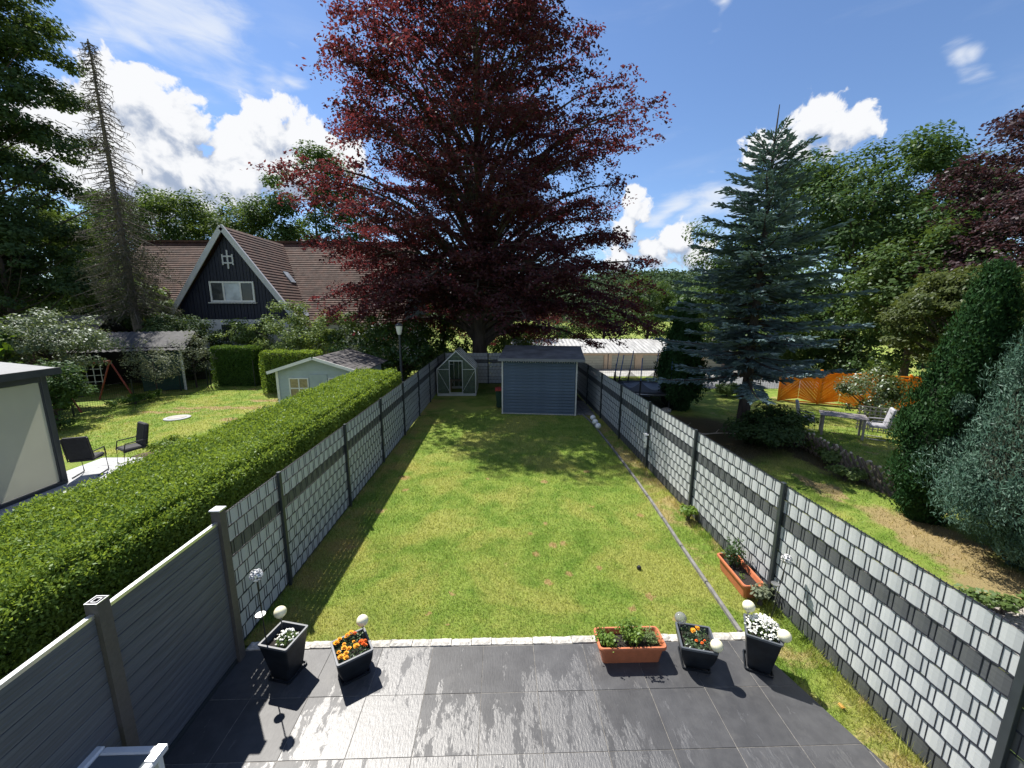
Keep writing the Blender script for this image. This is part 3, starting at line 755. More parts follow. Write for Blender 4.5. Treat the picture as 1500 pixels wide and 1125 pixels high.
b = ball_light('clear glass ball on a stick in the pot with two marigolds', (2.235, 4.215, .468), H_M-.08, .072, M_clear, 'clear glass ball')
for lab, x, y in (('white ball light on the verge, nearest the blue shed', 3.575, 14.65), ('white ball light on the verge, middle one of three', 3.53, 14.08), ('white ball light on the verge, farthest from the shed', 3.51, 13.55)):
    t = thing('ball_light', lab, 'garden light', (x, y, -.026), 0, 'three white balls on the verge')
    MB().ball((0, 0, .19), .105, 16, 10).build('globe', M_whiteb, t, smooth=True); MB().tube([(0, 0, 0), (0, 0, .10)], .012, 6).build('stick', M_steel, t)
# crackle-glass rods
def crackle():
    m, t, o = newmat('crackle_glass'); p = t.new('ShaderNodeBsdfPrincipled'); t.l.new(p.outputs[0], o.inputs[0])
    co = t.new('ShaderNodeTexCoord').outputs['Object']; v = t.new('ShaderNodeTexVoronoi'); v.feature = 'DISTANCE_TO_EDGE'; t.l.new(co, v.inputs['Vector']); v.inputs['Scale'].default_value = 36
    t.l.new(t.mix(t.sstep(v.outputs['Distance'], .02, .22), (.85, .85, .84), (.17, .17, .18)), p.inputs['Base Color']); p.inputs['Roughness'].default_value = .22; p.inputs['Metallic'].default_value = .25
    return m
M_crackle = crackle()
def rod_light(label, x, y, z0, ht, hd, lean=(0, 0), disc_off=(0, 0)):
    t = thing('rod_light', label, 'garden light', (x, y, z0), 0, 'rod lights with crackle balls')
    tx, ty = lean
    MB().tube([(0, 0, 0), (tx*.5, ty*.5, ht*.5), (tx, ty, ht-.05)], .0065, 6).build('rod', M_black, t)
    b = MB(); rg = random.Random(4); c = Vector((tx, ty, ht))
    b.ball(c, .055, 14, 10)
    for k in range(70):       # faceted knobs all over the ball
        d = Vector((rg.gauss(0, 1), rg.gauss(0, 1), rg.gauss(0, 1))).normalized()
        b.ball(c+d*.058, .013, 5, 4)
    b.build('crackle_ball', M_crackle, t)
    k = hd/ht
    MB().lathe([(.001, hd-.02), (.035, hd-.02), (.052, hd-.005), (.052, hd+.008), (.001, hd+.010)], 16, (tx*k+disc_off[0], ty*k+disc_off[1], 0)).build('solar_disc', M_steel, t)
    return t
rod_light('rod light with crackle ball standing between board fence and left pot', -2.66, 3.935, 0, 1.36, .865, (-.03, 0), (-.02, .0))
rod_light('rod light with crackle ball leaning by the right fence post', 3.70, 4.62, -.02, .98, .60, (.13, .02), (-.05, .02))
# little things lying about
t = thing('dark_lump', 'small black lump lying alone on the lawn', 'debris', (2.306, 5.834, -.01)); MB().lathe([(.001, 0), (.035, 0), (.04, .02), (.028, .045), (.001, .05)], 9).build('body', M_black, t)
b = MB()
for k in range(5): b.add([(-.03, .012*k-.03, .01), (0, .012*k-.034, .03), (.04, .012*k-.03, .012), (0, .012*k-.02, .024)], [(0, 1, 2, 3)])
tag(b.build('dry_leaf', pm('dry_leaf', (.55, .25, .05), .8), None, (3.70, 3.46, -.01)), 'curled orange dry leaf on the grass beside the terrace', 'leaf')
# white ornament on the fourth right post
t = thing('wall_ornament', 'white ornament with dangling pieces on the right fence post', 'ornament', (3.945, 10.15, .9))
MB().box((-.01, -.05, .05), (.10, .16, .03)).build('bracket', M_whiteb, t); MB().box((-.03, -.05, -.07), (.07, .03, .18)).box((-.03, -.12, -.12), (.05, .03, .22)).build('pendant', M_whiteb, t, bevel=.006)
MB().box((-.03, -.09, -.26), (.06, .03, .09)).build('pendant', M_whiteb, t)

# ------------------------------------------------------------------ white framed table by the board fence
M_wframe = pm('white_plastic', (.62, .64, .66), .35, var=.04)
M_tglass = pm('grey_glass', (.10, .12, .14), .12, var=.05, coat=.6)
t = thing('side_table', 'white framed side table with grey glass top by the board fence', 'table', (-2.95, 2.15, 0))
hx, hy, z = .245, .50, .78
for s in (-1, 1): MB().box((s*hx, 0, z), (.075, 2*hy, .055)).build('frame_rail', M_wframe, t, bevel=.014)
for s in (-1, 1): MB().box((0, s*(hy-.035), z-.004), (2*hx-.08, .06, .045)).build('frame_end', M_wframe, t, bevel=.010)
MB().box((0, 0, z+.001), (2*hx-.085, 2*hy-.14, .012)).build('top_panel', M_tglass, t)
MB().box((.245, hy-.075, z+.030), (.079, .13, .012)).build('end_cap', M_alu, t, bevel=.004)
for sx_ in (-1, 1):
    for s in (-1, 1): MB().box((sx_*(hx-.01), s*(hy-.06), (z-.03)/2), (.045, .045, z-.03)).build('leg', M_wframe, t, bevel=.006)

# ------------------------------------------------------------------ blue shed
M_blue = pm('blue_painted_board', (.058, .092, .132), .6, var=.3, vscale=1.6, stretch=(1, 1, 16), bump=.3, bscale=4, island=.09)
M_trim = pm('cream_trim', (.55, .55, .50), .6, var=.1)
M_felt = pm('roofing_felt', (.095, .10, .11), .85, var=.35, vscale=1.8, bump=.6, bscale=120, bdist=.004)
M_fascia = pm('grey_fascia', (.16, .17, .185), .6, var=.12)
SH = thing('garden_shed', 'blue horizontal-board garden shed with flat dark felt roof', 'shed', (.06, 16.05, -.03), math.radians(-7.2))
SW, SDp, SHt = 3.06, 2.3, 2.30
nb = 18; bh = SHt/nb
bmesh_front = MB().prism([(-.030, .004), (-.032, .016), (-.004, bh-.001), (.012, bh-.001), (.012, .004)], 'x', 0, SW-.10).mesh('wall_board', M_blue)
bmesh_side = MB().prism([(.02, 0), (.02, .012), (.006, bh-.001), (-.012, bh-.001), (-.012, 0)], 'y', 0, SDp-.08).mesh('wall_board', M_blue)
for k in range(nb):
    place('wall_board', bmesh_front, SH, (.05, 0, k*bh)); place('wall_board', bmesh_side, SH, (SW-.012, .05, k*bh))
    o = place('wall_board', bmesh_side, SH, (.012, SDp-.03, k*bh), (0, 0, math.pi))
MB().box((SW/2, SDp, SHt/2+.1), (SW, .04, SHt+.2)).build('back_wall', M_blue, SH)
for x in (.012, SW-.012): MB().box((x, -.012, SHt/2), (.055, .055, SHt)).build('corner_trim', M_trim, SH)
rs = .30/2.7
b = MB(); b.prism([(-.30, SHt+.02), (SDp+.2, SHt+.02+rs*(SDp+.5)), (SDp+.2, SHt+.06+rs*(SDp+.5)), (-.30, SHt+.06)], 'x', -.13, SW+.27); roof = b.build('roof', M_felt, SH)
for k in range(1, 3):       # felt laps
    b = MB(); yy = -.30+k*.95; zz = SHt+.063+rs*(yy+.3); b.prism([(yy, zz), (yy+.09, zz+.09*rs), (yy+.09, zz+.007+.09*rs), (yy, zz+.007)], 'x', -.128, SW+.268); b.build('felt_lap', M_felt, roof)
MB().box((SW/2+.07, -.312, SHt+.025), (SW+.40, .022, .115)).build('fascia', M_fascia, SH)
MB().prism([(-.30, SHt-.02), (SDp+.2, SHt-.02+rs*(SDp+.5)), (SDp+.2, SHt+.07+rs*(SDp+.5)), (-.30, SHt+.07)], 'x', SW+.272, SW+.292).build('fascia', M_fascia, SH)
MB().box((SW/2, .0, .02), (SW+.05, .06, .06)).build('plinth', M_granite, SH)
sl = thing('string_lights', 'string of small white bulbs under the blue shed roof edge', 'string lights', (.06, 16.05, -.03), math.radians(-7.2))
b = MB(); pts = [(.1+SW*.96*i/60, -.055, SHt-.05-.035*abs(math.sin(i*.9))) for i in range(61)]; b.tube(pts, .006, 4); b.build('cable', M_black, sl)
bulb = MB().ball((0, 0, 0), .016, 6, 5).mesh('bulb', M_whiteb)
for i in range(0, 61, 2): place('bulb', bulb, sl, (pts[i][0], pts[i][1]-.012, pts[i][2]-.012))
# paving beside the shed
M_pave = pm('grey_paving', (.17, .165, .155), .9, var=.3, vscale=6, bump=.4, bscale=40)
pv = struct(sheet('shed_path', [(3.12, 15.75), (3.9, 15.6), (3.98, 22.5), (3.4, 22.5)], -.022, M_soil))
for k in range(5):
    for q in range(2): MB().box((3.33+.40*q+.01*k, 15.95+.52*k, -.010), (.38, .50, .03), rz=-.1).build('paving_slab', M_pave, pv, bevel=.008)

# ------------------------------------------------------------------ greenhouse
M_gframe = pm('greenhouse_aluminium', (.52, .54, .55), .4, metal=.6, var=.06)
M_poly = glassmat('green_polycarbonate', (.52, .66, .52), .36, .25)
M_roofp = glassmat('clear_polycarbonate', (.62, .70, .66), .30, .2)
GH = thing('greenhouse', 'small aluminium greenhouse with green panels and open doorway', 'greenhouse', (-3.20, 19.62, -.026))
GW, GD, GE, GA, GB = 1.93, 1.95, 1.36, 2.28, .12
b = MB(); b.box((GW/2, 0, GB/2), (GW, .03, GB)).box((GW/2, GD, GB/2), (GW, .03, GB)).box((0, GD/2, GB/2), (.03, GD, GB)).box((GW, GD/2, GB/2), (.03, GD, GB)); b.build('base_frame', M_gframe, GH)
dx0, dx1 = .62, 1.27
def gz(x): return GE + (GA-GE)*(1-abs(x-GW/2)/(GW/2))
for x in (0, GW):
    for y in (0, GD): MB().box((x, y, (GE+GB)/2), (.04, .04, GE-GB)).build('corner_post', M_gframe, GH)
for y in (0, GD):
    for x in (dx0, dx1):
        zt = min(gz(x), 1.78) if y == 0 else gz(x)
        MB().box((x, y, (zt+GB)/2), (.032, .032, zt-GB)).build('door_post', M_gframe, GH)
    for s in (0, GW): MB().beam((s, y, GE), (GW/2, y, GA), .045, .05).build('gable_rafter', M_gframe, GH)
    MB().beam((0, y, GE), (dx0, y, GE), .028, .028).build('rail', M_gframe, GH); MB().beam((dx1, y, GE), (GW, y, GE), .028, .028).build('rail', M_gframe, GH)
    MB().beam((dx0-.02, y, 1.79), (dx1+.02, y, 1.79), .04, .05).build('door_head', M_gframe, GH)
    MB().beam((.03, y-.012, GE-.05), (dx0-.03, y-.012, .26), .018, .018).build('brace', M_gframe, GH); MB().beam((GW-.03, y-.012, GE-.05), (dx1+.03, y-.012, .26), .018, .018).build('brace', M_gframe, GH)
MB().beam((dx0-.02, -.02, .16), (dx1+.02, -.02, .16), .05, .04).build('threshold', M_gframe, GH)
MB().beam((dx0+.26, GD, GB), (dx0+.26, GD, 1.75), .022, .022).build('rear_bar', M_gframe, GH)
MB().beam((0, 0, GE), (0, GD, GE), .04, .05).build('eave_rail', M_gframe, GH); MB().beam((GW, 0, GE), (GW, GD, GE), .04, .05).build('eave_rail', M_gframe, GH)
MB().beam((GW/2, -.03, GA+.01), (GW/2, GD+.03, GA+.01), .06, .05).build('ridge', M_gframe, GH)
for k in range(1, 4):
    y = GD*k/4-(.0)
    for s in (0, GW): MB().beam((s, y, GE+.015), (GW/2, y, GA+.01), .035, .035).build('roof_bar', M_gframe, GH); MB().box((s, y, (GE+GB)/2), (.025, .025, GE-GB)).build('side_bar', M_gframe, GH)
for k in range(4):
    y0, y1 = GD*k/4+.02, GD*(k+1)/4-.02
    for s in (0, GW):
        MB().box((s, (y0+y1)/2, (GE+GB)/2), (.006, y1-y0, GE-GB-.03)).build('side_pane', M_poly, GH)
        MB().add([(s, y0, GE+.012), (s, y1, GE+.012), (GW/2, y1, GA+.008), (GW/2, y0, GA+.008)], [(0, 1, 2, 3)]).build('roof_pane', M_roofp, GH)
for y in (0, GD):
    for x0, x1 in ((0, dx0), (dx1, GW)):
        MB().box(((x0+x1)/2, y, (GE+GB)/2), (x1-x0-.03, .006, GE-GB-.03)).build('front_pane' if y == 0 else 'rear_pane', M_poly, GH)
        xa, xb = (x0+.02, x1-.02); MB().prism([(xa, GE+.015), (xb, GE+.015), (xb, gz(xb)-.03), (xa, gz(xa)-.03)] if x0 > 1 or True else [], 'y', y-.003, y+.003).build('gable_pane', M_poly, GH)
    MB().prism([(dx0+.03, 1.82), (dx1-.03, 1.82), (dx1-.03, gz(dx1)-.03), (GW/2, GA-.05), (dx0+.03, gz(dx0)-.03)], 'y', y-.003, y+.003).build('gable_pane', M_poly, GH)
MB().box(((dx0+dx1)/2, GD, .95), (dx1-dx0-.04, .006, 1.6)).build('rear_pane', M_poly, GH)
st = thing('plant_shelf', 'low wooden shelf inside the greenhouse', 'shelf', (-2.55, 21.1, -.026)); M_wood = pm('grey_timber', (.20, .15, .11), .8, var=.3, vscale=2, stretch=(1, 14, 14))
MB().box((.35, 0, .55), (1.1, .5, .03)).build('shelf_board', M_wood, st)
for x in (-.15, .85):
    for y in (-.2, .2): MB().box((x, y, .27), (.04, .04, .54)).build('leg', M_wood, st)
# ------------------------------------------------------------------ bin, left of the shed
M_bing = pm('dark_green_plastic', (.015, .05, .03), .5); M_binr = pm('red_plastic', (.36, .05, .04), .5)
t = thing('wheelie_bin', 'dark green wheeled bin with red lid beside the shed', 'bin', (.03, 17.1, -.026))
b = MB(); loft(b, [rrect(.20, .24, .06, .03), rrect(.26, .30, .80, .03), rrect(.28, .33, .82, .03)]); b.build('body', M_bing, t)
b = MB(); b0 = loft(b, [rrect(.285, .335, .82, .03), rrect(.285, .34, .86, .04), rrect(.20, .24, .90, .04)]); n_ = len(rrect(.2, .2, 0)); b.f.append(tuple(b0+2*n_+k for k in range(n_))); b.build('lid', M_binr, t)
for s in (-1, 1): MB().lathe([(.001, -.03), (.09, -.03), (.09, .03), (.001, .03)], 12).build('wheel', M_black, t, (s*.2, .2, .09), (0, math.pi/2, 0))

# ================================================================== left neighbour
M_slab = pm('pale_patio_slab', (.37, .38, .395), .8, var=.14, vscale=5, bump=.25, bscale=60, island=.06)
np_ = struct(sheet('neighbour_patio', [(-11.6, 5.2), (-6.4, 5.2), (-7.2, 7.6), (-8.6, 9.6), (-9.6, 11.2), (-11.6, 10.9)], -.045, M_grout))
def npx(y): return float(np.interp(y, [5.2, 7.6, 9.6, 11.2], [-6.4, -7.2, -8.6, -9.6]))
for j in range(10):
    for i in range(9):
        x0, y0 = -11.6+.6*i, 5.2+.6*j
        if x0+.3 > npx(y0+.3) or y0+.6 > 11.2: continue
        MB().box((x0+.3, y0+.3, -.03), (.592, .592, .04)).build('slab', M_slab, np_, bevel=.004)
# terrace canopy with drawn side screens
M_cframe = pm('grey_canopy_frame', (.045, .050, .058), .45, var=.1)
def screen():
    m, t, o = newmat('cream_screen_fabric'); co = t.new('ShaderNodeTexCoord').outputs['Object']
    d = t.new('ShaderNodeBsdfDiffuse'); tr = t.new('ShaderNodeBsdfTranslucent'); c = t.mix(t.noise(co, 1.5, 3), (.55, .55, .49), (.64, .64, .57))
    t.l.new(c, d.inputs[0]); t.l.new(c, tr.inputs[0]); mx = t.new('ShaderNodeMixShader'); mx.inputs[0].default_value = .5
    t.l.new(d.outputs[0], mx.inputs[1]); t.l.new(tr.outputs[0], mx.inputs[2]); t.l.new(mx.outputs[0], o.inputs[0]); return m
M_screen = screen()
cn = thing('terrace_canopy', 'dark framed terrace canopy with drawn cream side screens', 'canopy', (-10.85, 9.45, -.03))
# local: runs towards -y along the screen, roof spreads to -x
for yy in (0, -2.35, -4.7): MB().box((0, yy, 1.36), (.12, .12, 2.72)).build('post', M_cframe, cn, bevel=.006)
MB().box((0, -2.35, 2.66), (.10, 4.7, .16)).build('top_beam', M_cframe, cn); MB().box((.03, -2.35, .05), (.10, 4.7, .10)).build('bottom_rail', M_cframe, cn)
for k in range(2):
    y1, y0 = -2.35*k-.07, -2.35*(k+1)+.07
    s = MB().box((.01, (y0+y1)/2, 1.34), (.006, y1-y0, 2.46)).build('screen', M_screen, cn)
    for yy in (y0, y1): MB().box((.02, yy, 1.34), (.035, .03, 2.46)).build('guide_rail', M_cframe, s)
MB().prism([(.22, 2.76), (.22, 2.88), (-3.2, 3.25), (-3.2, 3.13)], 'y', -4.9, .22).build('roof', M_fascia, cn)
MB().box((.26, -2.35, 2.82), (.06, 5.1, .16)).build('gutter', M_cframe, cn)
MB().box((-3.1, -.05, 1.5), (.12, .12, 3.0)).build('post', M_cframe, cn)
# cushioned cantilever chairs
M_cush = pm('black_cushion', (.018, .018, .022), .8, var=.25, vscale=12)
def garden_chair(label, loc, rz, m=M_cush, frame=M_black, group='garden chairs with black cushions'):
    t = thing('garden_chair', label, 'chair', loc, rz, group)
    MB().box((0, 0, .47), (.50, .50, .09)).build('seat', m, t, bevel=.03)
    MB().box((0, .27, .80), (.50, .10, .62), M=Matrix.Rotation(-.2, 3, 'X')).build('backrest', m, t, bevel=.03)
    for s in (-1, 1):
        MB().tube([(s*.25, .36, 1.08), (s*.25, .25, .46), (s*.25, -.24, .42), (s*.25, -.27, .02), (s*.25, .22, .02)], .014, 6).build('runner', frame, t)
        MB().tube([(s*.26, .28, .68), (s*.27, -.2, .66), (s*.26, -.25, .42)], .016, 6).build('armrest', frame, t)
    return t
garden_chair('black cushioned garden chair on pale patio, nearer the canopy', (-10.75, 10.0, -.01), math.radians(200))
garden_chair('black cushioned garden chair on pale patio, farther from the canopy', (-10.3, 10.75, -.01), math.radians(330))
struct(sheet('bed_soil', blob(-10.1, 11.6, .9, .45, 12, 31), -.048, M_soil))
t = thing('manhole_cover', 'round pale concrete cover set in the sunny left lawn', 'manhole', (-13.0, 15.65, -.06))
MB().lathe([(.44, 0), (.44, .04), (.40, .055), (.001, .057)], 28).build('ring', M_slab, t); MB().lathe([(.31, .058), (.31, .068), (.001, .069)], 24).build('lid', pm('concrete_lid', (.36, .345, .31), .9, var=.15), t)
# thin wire fence across the left garden
M_wgreen = pm('dark_wire', (.012, .02, .016), .5)
def wire_fence(label, pts, h, step=.10, rows=(.02, .2, .4, .6, .8, 1.0), post_r=.03, r=.0035, group=None):
    p0 = pts[0]; t = thing('wire_fence', label, 'fence', p0, 0, group)
    for p in pts: MB().tube([(p[0]-p0[0], p[1]-p0[1], 0), (p[0]-p0[0], p[1]-p0[1], h+.08)], post_r, 8).build('post', M_wgreen, t)
    for a, c in zip(pts[:-1], pts[1:]):
        A = Vector(a)-Vector(p0); B = Vector(c)-Vector(p0); L = (B-A).length; b = MB()
        for q in rows: b.beam(A+Vector((0, 0, q*h)), B+Vector((0, 0, q*h)), r*2, r*2)
        n = int(L/step)
        for k in range(1, n):
            q = A.lerp(B, k/n); b.beam(q+Vector((0, 0, .02)), q+Vector((0, 0, h)), r*1.6, r*1.6)
        b.build('wire_mesh', M_wgreen, t)
    return t
wire_fence('thin dark wire fence on posts across the left garden', [(-17.3, 13.2, -.06), (-17.42, 16.03, -.06), (-17.46, 18.78, -.06), (-17.23, 21.26, -.06), (-16.7, 22.5, -.06)], 1.0)
# pavilion
M_corr = pm('grey_roof_sheet', (.045, .045, .048), .8, var=.25, vscale=2, stretch=(1, 1, 1))
M_white = pm('white_paint', (.66, .66, .64), .5, var=.06)
M_dkwood = pm('dark_timber', (.025, .020, .018), .8, var=.3)
M_greenp = pm('green_tarpaulin', (.010, .045, .04), .6, var=.2)
pvn = thing('garden_pavilion', 'open garden pavilion with grey corrugated roof and pale lattice', 'pavilion', (-20.4, 22.3, -.06), math.radians(22))
L2, D2, E2, R2 = 2.7, 1.9, 2.32, 3.1
for s in (-1, 1):
    b = MB(); n = 44           # corrugated sheet: real waves across the slope
    for k in range(n+1):
        x = -L2-.25+(2*L2+.5)*k/n; dz = .022*(1 if k % 2 else -1)
        b.v += [(x, 0, R2+dz), (x, s*(D2+.3), E2-.1+dz)]
    b.f += [(2*k, 2*k+1, 2*k+3, 2*k+2) for k in range(n)]
    b.build('roof_sheet', M_corr, pvn)
for x in (-L2, L2):
    for y in (-D2, D2): MB().box((x, y, E2/2), (.10, .10, E2)).build('post', M_white if y < 0 else M_dkwood, pvn)
for y in (-D2, D2): MB().box((0, y, E2-.02), (2*L2, .08, .14)).build('beam', M_dkwood, pvn)
MB().box((0, D2-.02, E2/2), (2*L2, .05, E2)).build('back_wall', M_dkwood, pvn); MB().box((L2-.9, -D2+.03, 1.1), (1.8, .03, 2.1)).build('green_panel', M_greenp, pvn); MB().box((-L2, 0, 1.1), (.04, 2*D2, 2.0)).build('side_wall', M_dkwood, pvn)
for k in range(8): MB().box((-L2+.1+k*.28, -D2, 1.35), (.03, .03, 1.5)).build('lattice_bar', M_white, pvn)
for k in range(5): MB().box((-L2+1.1, -D2+.02, .7+k*.32), (2.1, .025, .03)).build('lattice_bar', M_white, pvn)
# swing frame
M_red = pm('faded_red_paint', (.30, .055, .045), .6, var=.15)
t = thing('swing_frame', 'faded red swing frame behind the thin wire fence', 'swing', (-18.6, 17.6, -.06))
MB().beam((.0, -1.0, 1.9), (0, 1.5, 1.9), .07, .07).build('top_bar', M_red, t)
for s, y in ((-1, -1.0), (1, -1.0), (-1, 1.5), (1, 1.5)): MB().tube([(0, y, 1.9), (s*.85, y+.05, 0)], .035, 6).build('leg', M_red, t)
for y in (-.1, .35): MB().tube([(0, y, 1.88), (0, y, .5)], .008, 4).build('rope', M_black, t)
MB().box((0, .125, .5), (.18, .5, .03)).build('seat', M_dkwood, t)
# small dark red hut
M_hut = pm('dark_red_boards', (.055, .016, .014), .7, var=.25, vscale=2, stretch=(20, 20, 1)); M_shing = pm('dark_shingles', (.05, .048, .05), .85, var=.35, vscale=6)
t = thing('wooden_hut', 'small dark red hut with low dark roof under the trees', 'hut', (-26.8, 25.0, -.06), math.radians(20))
for k in range(13): MB().box((-1.8+k*.3, -1.3, 1.5), (.285, .04, 3.0)).build('wall_board', M_hut, t)
MB().box((0, 0, 1.5), (3.9, 2.5, 3.0)).build('body', M_hut, t)
for s in (-1, 1): MB().prism([(0, 3.95), (s*1.75, 2.95), (s*1.75, 2.86), (0, 3.86)], 'x', -2.3, 2.3).build('roof_slope', M_shing, t)
MB().box((1.2, -1.33, 1.8), (.7, .03, .8)).build('window', M_white, t)
# pale garden shed behind the hedge
M_pale = pm('pale_blue_grey_board', (.33, .39, .41), .6, var=.10, vscale=2, island=.04); M_shed_roof = pm('bitumen_shingle', (.065, .060, .062), .9, var=.4, vscale=9, bump=.5, bscale=20, bdist=.02)
PS = thing('garden_shed', 'pale blue-grey gabled garden shed behind the left hedge', 'shed', (-8.55, 15.1, -.06))
pw, pd, pe, pa = 3.0, 3.1, 2.02, 2.50
nb = 14; bh = pe/nb
mf = MB().prism([(-.02, 0), (-.02, .01), (-.004, bh-.001), (.012, bh-.001), (.012, 0)], 'x', .02, pw-.02).mesh('wall_board', M_pale)
ms = MB().prism([(.02, 0), (.02, .01), (.004, bh-.001), (-.012, bh-.001), (-.012, 0)], 'y', .02, pd).mesh('wall_board', M_pale)
for k in range(nb): place('wall_board', mf, PS, (0, 0, k*bh)); place('wall_board', ms, PS, (pw, 0, k*bh)); place('wall_board', ms, PS, (0, pd, k*bh), (0, 0, math.pi))
MB().prism([(0, pe), (pw, pe), (pw/2, pa)], 'y', -.014, .01).build('gable', M_pale, PS); MB().box((pw/2, pd, pe/2), (pw, .03, pe)).build('back_wall', M_pale, PS)
for s in (-1, 1):
    b = MB()
    for k in range(8):          # overlapping shingle courses
        q0, q1 = k/8, (k+1)/8+.03; X0, X1 = pw/2+s*(pw/2+.22)*q0, pw/2+s*(pw/2+.22)*q1; dz = (pa-pe)*(1+.22/(pw/2))
        b.prism([(X0, pa+.05-dz*q0), (X1, pa+.065-dz*q1), (X1, pa+.045-dz*q1), (X0, pa+.03-dz*q0)], 'y', -.28, pd+.25)
    b.build('roof_slope', M_shed_roof, PS); MB().beam((pw/2+s*.02, -.29, pa+.02), (pw/2+s*(pw/2+.23), -.29, pe-.05), .03, .11).build('bargeboard', M_white, PS)
M_warm = pm('straw_curtain', (.32, .26, .13), .8, var=.25, vscale=9)
for x0, x1, z0, z1, c in ((.45, 1.15, .95, 1.72, M_warm), (1.95, 2.6, .95, 1.72, M_warm)):
    f = MB(); 
    for a in (x0, x1, (x0+x1)/2): f.box((a, -.035, (z0+z1)/2), (.045, .03, z1-z0+.04))
    for a in (z0, z1, (z0+z1)/2): f.box(((x0+x1)/2, -.035, a), (x1-x0, .028, .045))
    w_ = f.build('window', M_white, PS); MB().box(((x0+x1)/2, -.024, (z0+z1)/2), (x1-x0, .012, z1-z0)).build('pane', c, w_)
MB().box((1.55, -.03, .95), (.66, .03, 1.85)).build('door', M_pale, PS)
for x in (0, pw): MB().box((x, -.012, pe/2), (.09, .07, pe)).build('corner_trim', M_white, PS)
# lamp post at the end of the hedge
M_lamp = plastic('milky_lamp_glass', (.70, .70, .66), .2)
t = thing('lamp_post', 'slim dark lamp post with milky cup shade at the hedge end', 'street lamp', (-4.22, 16.6, -.06))
MB().tube([(0, 0, 0), (0, 0, 3.35)], [.055, .042], 10).build('pole', M_anth, t); MB().lathe([(.09, 0), (.09, .25), (.055, .30)], 10).build('base', M_anth, t)
MB().lathe([(.06, 3.30), (.10, 3.40), (.135, 3.62), (.140, 3.66)], 14).build('lamp_shade', M_lamp, t, smooth=True); MB().lathe([(.16, 3.66), (.15, 3.71), (.05, 3.78), (.001, 3.80)], 14).build('lamp_cap', M_anth, t)

# ------------------------------------------------------------------ house with the black gable
M_rooft = pm('brown_roof_tile', (.075, .035, .024), .85, var=.45, vscale=1.6, bump=.3, bscale=18, island=0)
M_blackb = pm('blue_black_boards', (.007, .010, .026), .6, var=.3, vscale=2, stretch=(12, 12, 1))
M_wall = pm('white_render', (.62, .62, .60), .8, var=.06)
M_barge = pm('pale_bargeboard', (.48, .49, .52), .6, var=.06)
M_win = pm('curtained_glass', (.42, .46, .50), .15, var=.25, vscale=1.5); M_dglass = pm('dark_glass', (.03, .035, .04), .08, var=.2)
def roof_plane(b, p_e0, p_e1, p_r0, p_r1, courses, lip=.05):
    """stepped tile courses from eave line p_e to ridge line p_r"""
    e0, e1, r0, r1 = map(Vector, (p_e0, p_e1, p_r0, p_r1)); nrm = (e1-e0).cross(r0-e0).normalized()
    if nrm.z < 0: nrm = -nrm
    for k in range(courses):
        a, c = k/courses, (k+1)/courses
        A0, A1, C0, C1 = e0.lerp(r0, a), e1.lerp(r1, a), e0.lerp(r0, c), e1.lerp(r1, c)
        b.add([A0+nrm*lip, A1+nrm*lip, C1, C0, A0, A1], [(0, 1, 2, 3), (4, 5, 1, 0)])
    return b
HS = thing('gabled_house', 'house with black boarded gable, white bargeboards and brown tiled roof', 'house', (-18.9, 29, -.06))
ax, az, ge, gw = 0.0, 9.80, 1.75, 5.75           # gable: apex height, eave height, half width
# gable wall in vertical boards cut to the slope
nbd = 40
def gab(x): return az-.35-(az-ge)*abs(x)/gw
for k in range(nbd):
    x0 = -gw*.8+gw*1.6*k/nbd; x1 = x0+gw*1.6/nbd-.03
    zt0, zt1 = gab(x0), gab(x1)
    if max(zt0, zt1) < 3.75: continue
    pol = [(x0, 3.65), (x1, 3.65), (x1, max(3.66, zt1)), (x0, max(3.66, zt0))]
    if x0 < 0 < x1: pol = [(x0, 3.65), (x1, 3.65), (x1, zt1), (0, az-.35), (x0, zt0)]
    MB().prism(pol, 'y', -.012*(k % 2)-.03, .05).build('gable_board', M_blackb, HS)
MB().prism([(-gw*.8, 3.6), (gw*.8, 3.6), (0, az-.4)], 'y', .04, .08).build('gable_wall', M_blackb, HS)
MB().box((0, .10, 1.8), (gw*1.55, .2, 3.7)).build('ground_wall', M_wall, HS)
for x in (-2.6, -.6, 1.6):
    wn_ = MB().box((x, -.02, 2.7), (1.1, .06, 1.35)).build('window', M_white, HS); MB().box((x, -.06, 2.7), (.9, .03, 1.15)).build('pane', M_dglass, wn_)
for s in (-1, 1):
    MB().beam((0, -.42, az+.02), (s*gw*1.02, -.42, ge-.12), .06, .34).build('bargeboard', M_barge, HS)
    MB().beam((0, -.30, az+.20), (s*gw*1.03, -.30, ge+.08), .14, .05).build('verge_tile', M_barge, HS)
    rp = roof_plane(MB(), (s*gw, -.40, ge), (s*gw, 9, ge), (0, -.40, az+.12), (0, 9, az+.12), 38, .035); rf = rp.build('roof_slope', M_rooft, HS)
    if s == 1:
        for q, yy in ((.30, 1.6), (.62, 3.6)):
            c = Vector((gw*(1-q), yy, ge+(az-ge)*q+.12)); an = math.atan2(az-ge, gw)
            MB().box(c, (1.0, .75, .10), M=Matrix.Rotation(an, 3, 'Y')).build('skylight', M_win, rf)
